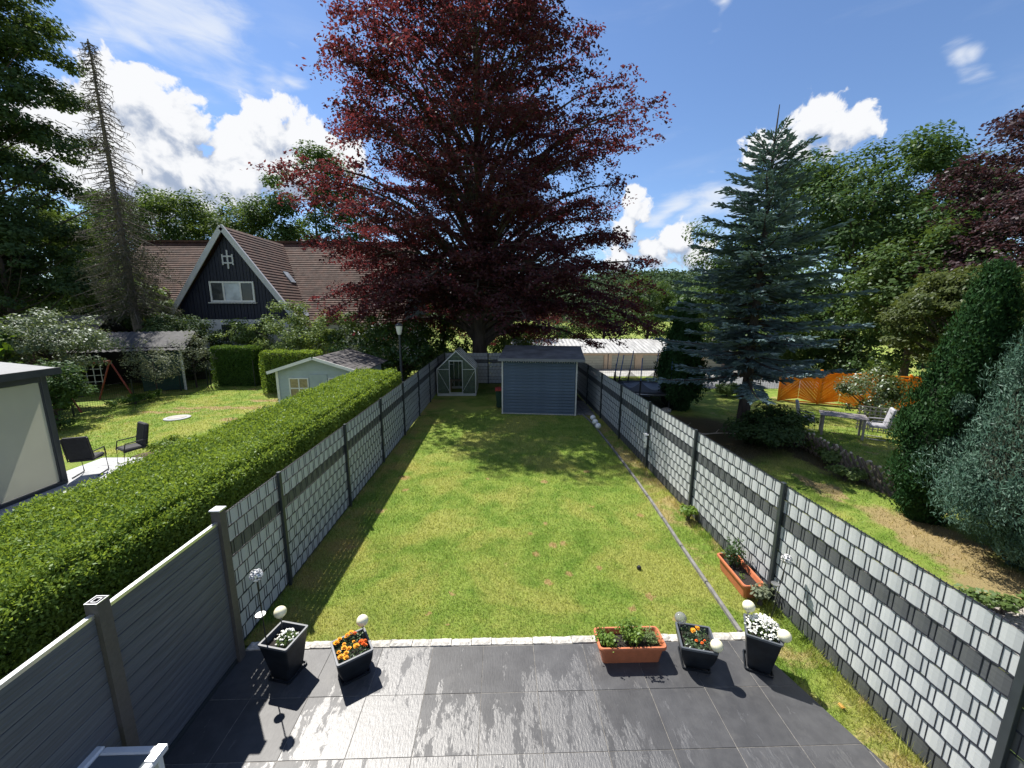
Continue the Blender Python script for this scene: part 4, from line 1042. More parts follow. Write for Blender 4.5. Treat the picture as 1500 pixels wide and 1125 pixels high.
# window of the gable: three lights in a white frame
f = MB(); x0, x1, z0, z1 = -1.45, 1.5, 4.92, 6.22
for a in (x0, -.55, .62, x1): f.box((a, -.07, (z0+z1)/2), (.11, .10, z1-z0+.1))
for a in (z0, z1): f.box(((x0+x1)/2, -.07, a), (x1-x0+.1, .098, .11))
wf = f.build('window', M_white, HS)
for a, c, m in ((x0, -.55, M_dglass), (-.55, .62, M_win), (.62, x1, M_dglass)): MB().box(((a+c)/2, -.055, (z0+z1)/2), (c-a-.1, .02, z1-z0-.1)).build('pane', m, wf)
MB().box((.03, -.14, z0-.12), (3.3, .22, .06)).build('sill', M_white, wf)
# ornament: crossed timber strokes
orn = MB()
for c, d in (((-.02, -.09, 7.75), (.10, .05, 1.25)), ((-.36, -.09, 7.74), (.10, .05, .72)), ((.32, -.09, 7.74), (.10, .05, .72)), ((-.02, -.09, 7.52), (.78, .046, .10)), ((-.02, -.09, 7.96), (.78, .046, .10))): orn.box(c, d)
orn.build('gable_ornament', M_barge, HS)
# main roof running across behind the gable
b = roof_plane(MB(), (-12.0, 1.3, 3.4), (11.5, 1.3, 3.4), (-12.0, 7.6, az+.3), (11.5, 7.6, az+.3), 40, .035); b.build('main_roof', M_rooft, HS)
MB().add([(-12, 7.6, az+.3), (11.5, 7.6, az+.3), (11.5, 14, 3.4), (-12, 14, 3.4)], [(0, 1, 2, 3)]).build('main_roof', M_rooft, HS)
MB().beam((-12, 7.6, az+.36), (11.5, 7.6, az+.36), .28, .16).build('ridge_tiles', M_rooft, HS)
MB().box((-.2, 7.6, 1.7), (22.6, 11.6, 3.5)).build('main_wall', M_wall, HS)
for x in (11.3, -11.8): MB().prism([(1.5, 3.4), (13.8, 3.4), (7.6, az+.1)], 'x', x-.1, x+.1).build('end_gable', M_blackb, HS)

# ================================================================== garages and drive
M_gwall = pm('peach_render', (.60, .46, .33), .85, var=.08, vscale=2)
M_gdoor = pm('grey_green_door', (.42, .42, .35), .6, var=.06, vscale=2)
M_groof = pm('pale_metal_roof', (.34, .34, .335), .6, var=.3, vscale=1.3, stretch=(3, .5, 1), bump=.3, bscale=9)
M_drive = pm('pale_concrete_drive', (.30, .295, .28), .9, var=.25, vscale=1.0, bump=.3, bscale=30)
GR = thing('garage_row', 'long low row of peach garages with pale roof', 'garages', (1.5, 45, -2.42))
GL, n_door, pitch = 29.0, 8, 3.62
MB().box((GL/2, 2.9, .94), (GL, 5.6, 1.88)).build('wall', M_gwall, GR)
b = MB(); n = 116                      # corrugated roof sheet with real folds
for k in range(n+1):
    x = -.2+(GL+.4)*k/n; dz = .03*(1 if k % 2 else -1)
    b.v += [(x, -.28, 1.92+dz), (x, 5.9, 3.12+dz)]
b.f += [(2*k, 2*k+2, 2*k+3, 2*k+1) for k in range(n)]
rf = b.build('roof', M_groof, GR); MB().box((GL/2, -.30, 1.90), (GL+.4, .07, .12)).build('gutter', pm('eaves_metal', (.40, .35, .27), .6), rf)
for k in range(n_door):
    x = 1.9+pitch*k
    if x+1.4 > GL: break
    dr = MB().box((x, .07, .85), (2.66, .05, 1.55)).build('garage_door', M_gdoor, GR)
    MB().box((x, .13-.01, .86), (2.86, .02, 1.66)).build('door_frame', M_dkwood, dr)
    for q in range(1, 5): MB().box((x, .04, .08+q*.31), (2.64, .012, .015)).build('panel_joint', M_cframe, dr)
    MB().box((x, .03, .85), (.16, .03, .04)).build('handle', M_black, dr)
    if k % 2 == 0: MB().tube([(x+1.81, -.06, 1.86), (x+1.81, -.06, .05)], .06, 6).build('downpipe', M_felt, GR)
GR_walls = None
# recess the doors: put wall piers in front
for k in range(n_door+1):
    x = 1.9+pitch*(k-.5); w0 = pitch-2.74
    if k == 0: x, w0 = .27, .54
    MB().box((x, -.01, .94), (w0, .16, 1.87)).build('pier', M_gwall, GR)
MB().box((GL/2, -.012, 1.77), (GL, .155, .20)).build('lintel', M_gwall, GR)
dv = [(x, y, hz(x, y)+.02) for y in (30, 32, 34, 36, 38, 40, 42, 44, 45.1) for x in (3.4, 10, 17, 24, 32)]
me = bpy.data.meshes.new('driveway'); me.from_pydata(dv, [], [(j*5+i, j*5+i+1, j*5+i+6, j*5+i+5) for j in range(8) for i in range(4)]); me.materials.append(M_drive); struct(place('driveway', me))
# grey road seen between spruce and orange fence
M_road = pm('grey_asphalt', (.13, .135, .14), .9, var=.2, vscale=1.2, bump=.3, bscale=60)
rv = [(x, y, hz(x, y)+.015) for y in (21.4, 23, 25, 27, 29) for x in (11.5, 16, 22, 30)]
me = bpy.data.meshes.new('road'); me.from_pydata(rv, [], [(j*4+i, j*4+i+1, j*4+i+5, j*4+i+4) for j in range(4) for i in range(3)]); me.materials.append(M_road); struct(place('road', me))
wire_fence('thin wire fence with slim posts beyond the trampoline', [(4.3, 23.3, -.1), (6.9, 23.1, -.1), (9.4, 22.7, -.1), (12.0, 22.0, -.08), (14.6, 21.3, -.08), (17.2, 20.7, -.08)], 1.15, step=.12, post_r=.028, r=.003)

# ------------------------------------------------------------------ trampoline
M_tmat = pm('trampoline_mat', (.050, .055, .075), .55, var=.15); M_pad = pm('black_pad', (.012, .013, .016), .6); M_bluep = pm('blue_foam', (.045, .11, .30), .6); M_net = netmat('black_net', (.01, .01, .012), .55)
TR = thing('trampoline', 'round dark trampoline with slipped net and blue poles behind the right fence', 'trampoline', (6.85, 18.0, -.06))
R = 1.62; hm = .78
MB().lathe([(.001, hm-.02), (.6, hm-.012), (R-.30, hm)], 40).build('jump_mat', M_tmat, TR, smooth=True)
MB().lathe([(R-.32, hm+.012), (R-.04, hm+.03), (R+.02, hm+.01), (R+.02, hm-.10)], 40).build('edge_pad', M_pad, TR)
b = MB(); n = 40; b.tube([(R*math.cos(2*math.pi*k/n), R*math.sin(2*math.pi*k/n), hm-.04) for k in range(n+1)], .028, 6, cap=False); b.build('frame_ring', M_steel, TR)
MB().lathe([(R-.02, .0), (R-.02, hm-.08)], 40).build('skirt', M_net, TR)
netring = []
for k in range(8):
    a = 2*math.pi*(k+.35)/8; ca, sa = math.cos(a), math.sin(a)
    lx, ly = (.40, .25) if sa > .2 or ca < -.7 else (.05, .05)
    p0 = Vector((R*1.02*ca, R*1.02*sa, .05)); tilt = 2.32; p1 = p0+Vector((lx, ly, tilt-.05)); zs_ = 1.28/tilt
    pm_ = p0.lerp(p1, zs_)
    pl = MB().tube([p0, pm_], .034, 8).build('pole', M_pad, TR); MB().tube([pm_, p1], .022, 8).build('foam_sleeve', M_bluep, pl); MB().ball(pm_, .05, 8, 6).build('pole_knot', M_pad, pl)
    MB().tube([p0*1.0, (R*.9*ca, R*.9*sa, .03), (R*.9*math.cos(a+.3), R*.9*math.sin(a+.3), .03)], .025, 6).build('leg', M_steel, TR)
    netring.append((a, pm_))
b = MB(); m_ = 8
for k in range(8):
    a0, q0 = netring[k]; a1, q1 = netring[(k+1) % 8]
    if a1 < a0: a1 += 2*math.pi
    for j in range(m_+1):
        s = j/m_; top = Vector(q0).lerp(Vector(q1), s); top.z -= .38*math.sin(math.pi*s)**1.0; a = a0+(a1-a0)*s
        c = Vector((math.cos(a), math.sin(a), 0)); top = Vector((top.x, top.y, 0)).normalized()*max(1.3, Vector((top.x, top.y, 0)).length)+Vector((0, 0, top.z))
        b.v += [tuple(top), tuple(c*(R-.12)+Vector((0, 0, (top.z+hm)/2-.02*math.sin(9*s)))), tuple(c*(R-.06)+Vector((0, 0, hm+.02)))]
    o_ = k*(m_+1)*3
    for j in range(m_):
        for q in range(2): b.f.append((o_+j*3+q, o_+j*3+3+q, o_+j*3+4+q, o_+j*3+1+q))
b.build('safety_net', M_net, TR)

# ================================================================== right neighbour
def orange():
    m, t, o = newmat('orange_plastic_slat'); oi = t.new('ShaderNodeObjectInfo').outputs['Random']
    c = t.mix(oi, (.80, .36, .045), (.90, .47, .065)); d = t.new('ShaderNodeBsdfDiffuse'); tr = t.new('ShaderNodeBsdfTranslucent'); t.l.new(c, d.inputs[0]); t.l.new(c, tr.inputs[0])
    mx = t.new('ShaderNodeMixShader'); mx.inputs[0].default_value = .55; t.l.new(d.outputs[0], mx.inputs[1]); t.l.new(tr.outputs[0], mx.inputs[2]); t.l.new(mx.outputs[0], o.inputs[0]); return m
M_orange = orange()
OF = thing('orange_fence', 'bright orange slatted screen fence partly under the blue spruce', 'fence', (13.6, 18.4, -.06), math.atan2(-1.43, 2.65))
pane_L = 1.55
vb = MB().box((0, 0, .78), (.118, .022, 1.5)).mesh('picket', M_orange)
for k in range(4):
    x0 = k*pane_L
    if k in (0, 1, 2):         # herringbone panels: boards rise to the middle
        nbrd = 10
        for h in (0, 1):
            for q in range(-7, 11):
                xa, xb = (x0+.05, x0+pane_L/2-.008) if h == 0 else (x0+pane_L/2+.008, x0+pane_L-.05); dxx = xb-xa
                za = .04+q*.155 if h == 0 else .04+q*.155+dxx*1.1; zb = za+dxx*1.1 if h == 0 else .04+q*.155
                if max(za, zb) < .06 or min(za, zb)+.14 > 1.54: continue
                def cl(z): return min(1.54, max(.05, z))
                pol = [(xa, cl(za)), (xb, cl(zb)), (xb, cl(zb+.143)), (xa, cl(za+.143))]
                if abs(pol[0][1]-pol[3][1])+abs(pol[1][1]-pol[2][1]) < .02: continue
                MB().prism(pol, 'y', -.012, .012).build('board', M_orange, OF)
    else:
        for q in range(12): place('picket', vb, OF, (x0+.075+q*.127, -.004*(q % 2), 0))
    MB().box((x0+pane_L/2, -.02, 1.53), (pane_L-.05, .06, .05)).build('rail', M_orange, OF); MB().box((x0+pane_L/2, -.02, .06), (pane_L-.05, .06, .05)).build('rail', M_orange, OF)
for k in range(5): MB().box((k*pane_L, 0, .82), (.09, .09, 1.64)).build('post', M_orange, OF)
# lattice trellis and furniture
M_greyw = pm('silver_grey_timber', (.26, .235, .235), .8, var=.2, vscale=3)
TL = thing('lattice_fence', 'low grey lattice fence panel behind the garden furniture', 'fence', (13.25, 13.7, -.06), math.radians(-42))
for k in range(15): MB().box((k*.145, 0, .45), (.032, .022, .9)).build('lattice_bar', M_greyw, TL)
for k in range(7): MB().box((1.0, -.024, .08+k*.135), (2.1, .02, .032)).build('lattice_bar', M_greyw, TL)
ft = thing('garden_table', 'grey slatted garden table on the shaded right lawn', 'table', (12.0, 13.0, -.06), math.radians(-35))
for k in range(7): MB().box((0, -.36+.12*k, .73), (1.3, .10, .025)).build('table_slat', M_greyw, ft)
for a in (-1, 1):
    for c in (-1, 1): MB().box((a*.55, c*.32, .36), (.06, .06, .72)).build('leg', M_greyw, ft)
M_chg = pm('pale_grey_plastic', (.34, .34, .37), .6)
garden_chair('pale grey garden chair left of the slatted table', (11.1, 13.5, -.06), math.radians(55), M_chg, M_chg, 'pale grey garden chairs')
garden_chair('pale grey garden chair right of the slatted table', (12.9, 12.6, -.06), math.radians(-125), M_chg, M_chg, 'pale grey garden chairs')
# low rustic fence of crossed half-round sticks
M_stick = pm('weathered_stick', (.42, .36, .29), .85, var=.3, vscale=4, bump=.4, bscale=40); M_stickd = pm('dark_stick', (.10, .078, .062), .9, var=.3, vscale=4)
JF = thing('rustic_fence', 'low rustic fence of crossed wooden sticks across the right garden', 'fence', (9.95, 14.0, -.06), math.atan2(-6.4, -.85))
jl = math.hypot(6.4, .85)
ma = MB().tube([(-.27, .025, .0), (.27, .025, .58)], .034, 6).mesh('stick', M_stick); mb_ = MB().tube([(.27, -.025, .0), (-.27, -.025, .58)], .034, 6).mesh('stick', M_stickd)
rr = random.Random(2)
for k in range(28):
    x = .25+jl*k/28*.97
    place('stick', ma, JF, (x, 0, rr.uniform(-.03, .02)), (rr.uniform(-.08, .08), rr.uniform(-.08, .08), 0)); place('stick', mb_, JF, (x+.05, 0, rr.uniform(-.03, .02)), (rr.uniform(-.08, .08), rr.uniform(-.08, .08), 0))
# dead branches and stones under the spruce
for k, (x, y, a, L) in enumerate(((5.9, 12.9, .7, 1.7), (6.4, 13.4, 1.5, 1.2), (6.9, 13.2, -.4, 1.4))):
    b = MB(); p = Vector((0, 0, 0)); rg = random.Random(k); pts = [p]
    for q in range(4): p = p+Vector((L/4*math.cos(a+rg.uniform(-.2, .2)), L/4*math.sin(a+rg.uniform(-.2, .2)), rg.uniform(-.01, .09))); pts.append(p)
    b.tube(pts, [.028, .024, .018, .013, .006], 6); b.tube([pts[2], pts[2]+Vector((.2*math.cos(a+.9), .2*math.sin(a+.9), .12))], [.012, .004], 5)
    o = b.build('dead_branch', M_stick, None, (x, y, -.03)); tag(o, ('dead branch on bare soil, the one nearest the right fence', 'short dead branch on bare soil between two others', 'dead branch on bare soil, nearest the spruce trunk')[k], 'branch')
M_stone = pm('grey_stone', (.28, .27, .25), .9, var=.25, vscale=6, bump=.5, bscale=15)
for k, (x, y, s) in enumerate(((7.15, 16.3, .22), (6.75, 15.9, .17))):
    b = MB(); b.ball((0, 0, 0), 1, 9, 6, .62); rg = random.Random(k+4); b.v = [tuple(Vector(q)*s*rg.uniform(.85, 1.15)) for q in b.v]
    tag(b.build('stone', M_stone, None, (x, y, 0)), ('larger grey stone between trampoline and dark thuja', 'smaller grey stone on the soil before the trampoline')[k], 'stone')

# ================================================================== vegetation
M_bark = pm('dark_bark', (.060, .047, .040), .9, var=.35, vscale=6, stretch=(1, 1, .25), bump=.8, bscale=14, bdist=.04)
M_bark2 = pm('grey_bark', (.12, .10, .085), .9, var=.3, vscale=6, stretch=(1, 1, .3), bump=.7, bscale=16, bdist=.03)
ML_beech = leafmat('copper_beech_leaf', (.040, .019, .024), (.080, .034, .041), (.24, .048, .052), .34, gloss=0.013, rough=.4)
ML_beechd = leafmat('dark_beech_leaf', (.036, .022, .027), (.078, .050, .055), (.10, .04, .045), .25, gloss=0.013, rough=.4)
ML_oak = leafmat('oak_leaf', (.032, .072, .020), (.068, .120, .036), (.13, .21, .035), .30, gloss=0.013)
ML_oak2 = leafmat('light_tree_leaf', (.045, .088, .022), (.085, .135, .036), (.17, .25, .04), .35, gloss=0.013)
ML_pine = leafmat('dark_needle', (.028, .056, .020), (.058, .096, .034), (.13, .19, .035), .25, gloss=0.011)
ML_spruce = leafmat('blue_needle', (.090, .155, .155), (.27, .36, .375), (.08, .13, .11), .2, gloss=0.018, rough=.5)
ML_thuja = leafmat('thuja_scale', (.014, .044, .015), (.032, .074, .024), (.05, .10, .02), .2, gloss=.005)
ML_cyp = leafmat('blue_cypress_scale', (.032, .080, .056), (.115, .190, .140), (.08, .15, .09), .2, gloss=0.012, vscale=2)
ML_yew = leafmat('olive_yew_leaf', (.042, .062, .018), (.085, .106, .032), (.16, .20, .04), .3, gloss=0.011)
ML_hedge = leafmat('hedge_spray', (.080, .155, .022), (.20, .285, .05), (.34, .46, .05), .38, gloss=0.013, vscale=1.2)
ML_hedged = leafmat('dark_hedge_spray', (.035, .088, .016), (.08, .15, .03), (.18, .29, .035), .32, gloss=0.011)
ML_laurel = leafmat('laurel_leaf', (.018, .050, .012), (.042, .090, .020), (.14, .24, .02), .28, gloss=0.032, rough=.4, c3=(.12, .20, .03))
ML_light = leafmat('pale_shrub_leaf', (.085, .14, .04), (.16, .22, .07), (.26, .34, .07), .35, gloss=0.013)
ML_rhodo = leafmat('bright_rhododendron_leaf', (.025, .070, .016), (.060, .125, .022), (.22, .36, .02), .34, gloss=0.032, rough=.4, c3=(.24, .34, .04))
ML_grey = leafmat('grey_willow_leaf', (.10, .125, .075), (.19, .21, .135), (.22, .25, .12), .3, gloss=0.013)
ML_dead = leafmat('grey_needles', (.055, .062, .038), (.105, .105, .07), (.10, .11, .05), .25, gloss=0.013)
M_core = pm('inner_twigs', (.012, .020, .008), .95, var=.5, vscale=8)

def trunk_mesh(b, h, r0, r1, lean=(0, 0), n=10, flare=1.5, seed=0, seg=10):
    rg = random.Random(seed); pts = []; rad = []
    for i in range(seg+1):
        t = i/seg; pts.append((lean[0]*t+rg.uniform(-.04, .04)*h*.05*(t > 0), lean[1]*t+rg.uniform(-.04, .04)*h*.05*(t > 0), h*t-.1*(i == 0)))
        rad.append(r0*(1-t)+r1*t + (r0*(flare-1))*math.exp(-t*h/.5))
    b.tube(pts, rad, n); return pts
def lump_fn(rng, k=8, amp=.36):
    ds = unit(rng.normal(size=(k, 3))); am = rng.uniform(-amp, amp, k)
    def f(d): return 1 + np.sum(am*np.maximum(0, d@ds.T)**3, -1)
    return f
def broadleaf(label, loc, h, cz, rad, m, seed, leaves=9000, clumps=110, size=.22, cr=.9, r0=.22, name='tree', group=None, shell=.30, bark=None, cat='tree', flat=.65, trunk=True, limbs=True):
    """crown of leaf clumps spread through an uneven ellipsoid, each carried by a limb"""
    rg = np.random.default_rng(seed); t = thing(name, label, cat, loc, 0, group)
    rad = np.array(rad, float); lf = lump_fn(rg)
    d = unit(rg.normal(size=(clumps, 3))); d[:, 2] = np.abs(d[:, 2])*np.where(rg.uniform(size=clumps) < .68, 1, -1); d = unit(d)
    q = rg.uniform(0, 1, clumps)**shell*lf(d)
    P = d*q[:, None]*rad; P[:, 2] += cz
    P[:, 2] = np.maximum(P[:, 2], .25)
    cs = cr*rg.uniform(.55, 1.35, clumps)
    n = np.maximum(8, (leaves*cs**2/np.sum(cs**2)).astype(int)); idx = np.repeat(np.arange(clumps), n); N_ = len(idx)
    dd = unit(rg.normal(size=(N_, 3))); rr_ = rg.uniform(0, 1, N_)**.45
    off = dd*(rr_*cs[idx])[:, None]*np.array([1, 1, flat])
    C = P[idx]+off; C[:, 2] = np.maximum(C[:, 2], .06)
    out = unit(P-np.array([0, 0, cz*.8]))[idx]
    N = dd*.7+out*.5+np.array([0, 0, .7])+rg.normal(size=(N_, 3))*.5
    place('crown', polymesh('crown', leafquads(rg, C, N, size, .62), 4, m), t)
    if trunk:
        b = MB(); th = cz+rad[2]*.55; tp = trunk_mesh(b, th, r0, r0*.22, seed=seed)
        if limbs:
            for k in range(0, clumps, 2):
                e = Vector(P[k]); z0 = min(th*.95, max(cz*.45, e.z-.55*math.hypot(e.x, e.y)-.2))
                s = Vector((0, 0, z0)); mid = s.lerp(e, .5)+Vector((0, 0, -.08*(e-s).length)); w0 = max(.015, r0*.30*(1-z0/h)+.012)
                b.tube([s, mid, e], [w0, w0*.6, w0*.2], 5, cap=False)
        b.build('trunk', bark or M_bark, t)
    return t

def spray_tree(label, loc, zs, rs, m, seed, n_limb=110, n_lat=14, n_spray=4, n_leaf=22, size=.15, r0=.5, top=25.0, name='copper_beech', off=(0, 0), zmin=1.5, spread=.30, dens_top=1.0, group=None):
    """layered crown of a beech: limbs, side shoots in near-flat fans, leaves on both sides of each shoot"""
    rg = np.random.default_rng(seed); t = thing(name, label, 'tree', loc, 0, group); b = MB(); lrg = random.Random(seed)
    pts = [(off[0]*(z/top), off[1]*(z/top), z) for z in np.linspace(-.2, top*.96, 16)]
    b.tube([(p[0]+lrg.uniform(-.05, .05), p[1]+lrg.uniform(-.05, .05), p[2]) for p in pts], [r0*(1-.93*(z/top))+r0*.55*math.exp(-max(z, 0)/.6) for _, _, z in pts], 12)
    C = []; N = []; ga = 2.39996; az = rg.uniform(0, 6.28)
    for i in range(n_limb):
        f = (i+.5)/n_limb; az += ga+rg.normal()*.25
        zt = zmin+(top-zmin)*f**1.08                     # height where the limb ends
        R = float(np.interp(zt, zs, rs))*(rg.uniform(.80, 1.06) if i % 3 else rg.uniform(.40, .85))
        e0 = float(np.interp(f, [0, .12, .35, .7, 1], [-.04, .25, .85, 1.15, 1.7]))*rg.uniform(.65, 1.3); R *= 1-.30*max(0, -math.sin(az))*max(0, 1-f*2.2); R *= 1+.13*max(0, math.cos(az))*max(0, 1-f*2.5)
        z0 = max(1.9, zt-e0*R*.75); z0 = min(z0, top*.93)
        s = Vector((off[0]*z0/top, off[1]*z0/top, z0)); e = Vector((off[0]*zt/top+R*math.cos(az), off[1]*zt/top+R*math.sin(az), zt))
        rise = (.10 if f > .15 else .22)*R
        P = []
        for k in range(9):
            u = k/8; p = s.lerp(e, u); p.z += rise*math.sin(math.pi*u)*.8-(.05*R*u*u if f < .5 else 0); p.x += lrg.uniform(-.1, .1)*u; p.y += lrg.uniform(-.1, .1)*u; P.append(p)
        w0 = max(.02, r0*.34*(1-z0/top)*min(1, R/6)+.012); b.tube(P, [w0*(1-.88*k/8) for k in range(9)], 5, cap=False)
        for j in range(n_lat):
            u = .16+.84*(j+rg.uniform(.1, .9))/n_lat; sgn = 1 if j % 2 else -1
            k = min(7, int(u*8)); p = P[k].lerp(P[k+1], u*8-k); d = (P[k+1]-P[k]).normalized()
            side = Vector((-d.y, d.x, 0)).normalized()*sgn
            ld = (d*.62+side*.8+Vector((0, 0, lrg.uniform(-.30, .32)))).normalized(); ll = max(.6, R*.40*(1-u*.72))*lrg.uniform(.6, 1.25)
            if j == n_lat-1: ld = d; ll *= .8
            e2 = p+ld*ll+Vector((0, 0, -.06*ll)); b.tube([p, p.lerp(e2, .5)+Vector((0, 0, .04*ll)), e2], [w0*.22+.004, w0*.14+.003, .003], 3, cap=False)
            ns = max(1, int(round(n_spray*ll/1.6)))
            for q in range(ns):
                v = (q+.7)/(ns+.2); c = p.lerp(e2, v); nl = int(n_leaf*rg.uniform(.6, 1.4))
                o = rg.normal(size=(nl, 3))*np.array([spread, spread, .15])
                o[:, 2] -= .25*np.hypot(o[:, 0], o[:, 1])*rg.uniform(0, 1)
                C.append(np.array(c)[None]+o); N.append(rg.normal(size=(nl, 3))*.55+np.array([ld.x*.35, ld.y*.35, 1.0]))
    b.build('trunk', M_bark, t)
    place('crown', polymesh('crown', leafquads(rg, np.concatenate(C), np.concatenate(N), size, .66), 4, m), t)
    return t

def conifer(label, loc, h, rbase, m, seed, whorls=26, per=6, zlow=.8, twig=.34, wid=.10, droop=.18, bark=None, r0=.16, top_gap=.0, name='spruce_tree', rough=.25, dens=1.0, group=None, prof=1.0, upturn=.3):
    rg = np.random.default_rng(seed); lr = random.Random(seed); t = thing(name, label, 'tree', loc, 0, group); b = MB()
    trunk_mesh(b, h, r0, .012, n=8, seed=seed, flare=1.3)
    A0 = []; A1 = []; az = 0
    for i in range(whorls):
        f = i/(whorls-1); z = zlow+(h*.90-zlow)*f**.95; rr_ = rbase*(1-(z-zlow)/(h-zlow))**prof+.12
        for k in range(per):
            az += 2.39996; L = rr_*lr.uniform(1-rough*1.6, 1+rough); zz = z+lr.uniform(-.15, .15)
            up = np.interp(f, [0, .5, .85, 1], [-droop, -droop*.6, .25, .55])
            d = Vector((math.cos(az), math.sin(az), 0)); P = []
            for q in range(6):
                u = q/5; P.append(Vector((d.x*L*u, d.y*L*u, zz+L*(up*u+upturn*.5*u*u))))
            b.tube(P, [max(.006, .012+.012*L*(1-q/5)) for q in range(6)], 4, cap=False)
            n = max(3, int(L*14*dens))
            for q in range(n):
                u = .12+.88*(q+lr.random())/n; kk = min(4, int(u*5)); p = P[kk].lerp(P[kk+1], u*5-kk); bd = (P[kk+1]-P[kk]).normalized(); sd_ = Vector((-bd.y, bd.x, 0)).normalized()
                for sg in (-1, 1):
                    ll = twig*lr.uniform(.6, 1.35)*(1.25-.6*u)*(.35+.5*min(1.6, L)); dr = (bd*.75+sd_*sg*.75+Vector((0, 0, lr.uniform(-.3, .12)))).normalized()
                    A0.append(p); A1.append(p+dr*ll)
                    for w_ in range(3):
                        s_ = lr.uniform(.3, .8); p2 = p+dr*ll*s_; dr2 = (dr+sd_*lr.uniform(-.9, .9)+bd*.4+Vector((0, 0, lr.uniform(-.35, .25)))).normalized(); A0.append(p2); A1.append(p2+dr2*ll*.6)
            A0.append(P[4]); A1.append(P[5]+bd*twig*.5)
    b.build('trunk', bark or M_bark2, t)
    A0 = np.array(A0); A1 = np.array(A1); ax_ = A1-A0; L = np.linalg.norm(ax_, axis=1, keepdims=True); ax_ = ax_/L; out = []
    for ang in (0, 1):
        r_ = rg.normal(size=(len(A0), 3))*.35+(np.array([0, 0, 1.0]) if ang == 0 else rg.normal(size=(len(A0), 3)))
        B = unit(np.cross(ax_, r_))*wid*.5*rg.uniform(.7, 1.3, (len(A0), 1))
        out.append(np.stack([A0, A0+ax_*L*.55+B, A1, A0+ax_*L*.55-B], 1).reshape(-1, 3))
    place('crown', polymesh('crown', np.concatenate(out), 4, m), t)
    return t

# --- the big copper beech
def fan_beech(label, loc, zs, rs, m, seed, n_limb, n_fan, leaf, top, r0, zlow, side=lambda az, f: 1.0, leaves_per=46, fan_r=.85, thin=.0, name='copper_beech', gap=None):
    """round crown: long curved limbs that rise from the trunk and level out, each ending in many flat leafy fans"""
    rg = np.random.default_rng(seed); lr = random.Random(seed); t = thing(name, label, 'tree', loc); b = MB()
    tp = [(lr.uniform(-.06, .06)*(z > 3), lr.uniform(-.06, .06)*(z > 3), z) for z in np.linspace(-.2, top*.93, 16)]
    b.tube(tp, [r0*(1-.94*(max(z, 0)/top)**.9)+r0*.5*math.exp(-max(z, 0)/.55) for _, _, z in tp], 12)
    C = []; N = []; az = rg.uniform(0, 6.28)
    for i in range(n_limb):
        f = ((i+.5)/n_limb)**1.05; az += 2.39996+rg.normal()*.3
        zt = zlow+(top-zlow)*f; lw = max(0, 1-f*3.2); zt += lw*(2.3*max(0, -math.sin(az))+1.3*max(0, -math.cos(az))+.7*max(0, math.cos(az))); Rm = float(np.interp(zt, zs, rs))*side(az, f)
        R = Rm*(rg.uniform(.82, 1.05) if i % 4 else rg.uniform(.45, .8))
        ris = R*float(np.interp(f, [0, .1, .3, .6, 1], [.05, .28, .60, .66, .75]))*rg.uniform(.75, 1.2)
        z0 = min(max(2.0, zt-ris), top*.88); s = Vector((0, 0, z0)); d = Vector((math.cos(az), math.sin(az), 0)); dz = zt-z0
        P = []
        droop = .16*R if f < .22 else .05*R
        for k in range(11):
            u = k/10; up_ = dz*(1-(1-u)**1.9)+droop*.55*math.sin(math.pi*u)-droop*u**3*.6
            P.append(s+d*(R*u)+Vector((0, 0, up_))+Vector((lr.uniform(-.12, .12), lr.uniform(-.12, .12), lr.uniform(-.07, .07)))*u)
        w0 = max(.022, r0*.36*(1-z0/top)*min(1, R/7)+.012); b.tube(P, [w0*(1-.9*k/10) for k in range(11)], 5, cap=False)
        nf = max(3, int(n_fan*(R/9.5)))
        for q in range(nf):
            u = 1-.80*rg.uniform()**1.35; k = min(9, int(u*10)); p = P[k].lerp(P[k+1], u*10-k); bd = (P[k+1]-P[k]).normalized()
            sd_ = Vector((-bd.y, bd.x, 0)).normalized(); wd = (.32+.30*R*(1-u)+.12*R)*rg.normal()*.62
            c = p+sd_*wd+Vector((0, 0, lr.uniform(-.22, .28)-.10*abs(wd)))+bd*lr.uniform(-.1, .35)
            if gap is not None and gap(c) > rg.uniform(): continue
            b.tube([p, p.lerp(c, .5)+Vector((0, 0, .05)), c], [.012, .008, .004], 3, cap=False)
            nl = int(leaves_per*rg.uniform(.5, 1.5)); fr = fan_r*rg.uniform(.55, 1.15)
            ang = rg.uniform(0, 6.28, nl); rad_ = fr*np.sqrt(rg.uniform(0, 1, nl)); ex = .8 if lr.random() < .5 else 1.25
            e1 = np.array(bd); e1[2] *= .4; e1 = e1/np.linalg.norm(e1); e2 = np.array(sd_); nrm = np.cross(e1, e2); tl = rg.normal(size=2)*.22
            x_ = rad_*np.cos(ang)*ex; y_ = rad_*np.sin(ang)/ex
            o = x_[:, None]*e1+y_[:, None]*e2; o[:, 2] += x_*tl[0]+y_*tl[1]-.22*rad_**2/fr+rg.normal(size=nl)*.075
            C.append(np.array(c)[None]+o); N.append(rg.normal(size=(nl, 3))*.6+np.array([d.x*.3, d.y*.3, 1.0]))
    b.build('trunk', M_bark, t); C = np.concatenate(C)
    place('crown', polymesh('crown', leafquads(rg, C, np.concatenate(N), leaf, .66), 4, m), t)
    return t
def beech_side(az, f):
    low = max(0, 1-f*2.6)
    return 1-.17*max(0, -math.sin(az))-.14*low*max(0, -math.sin(az))+.10*low*max(0, math.cos(az))-.10*low*max(0, -math.cos(az))
def beech_gap(c): return max(0, .42*math.sin(c.x*.9+1.0)*math.sin(c.z*1.05+c.x*.3)*math.cos(c.y*.8)+.10)
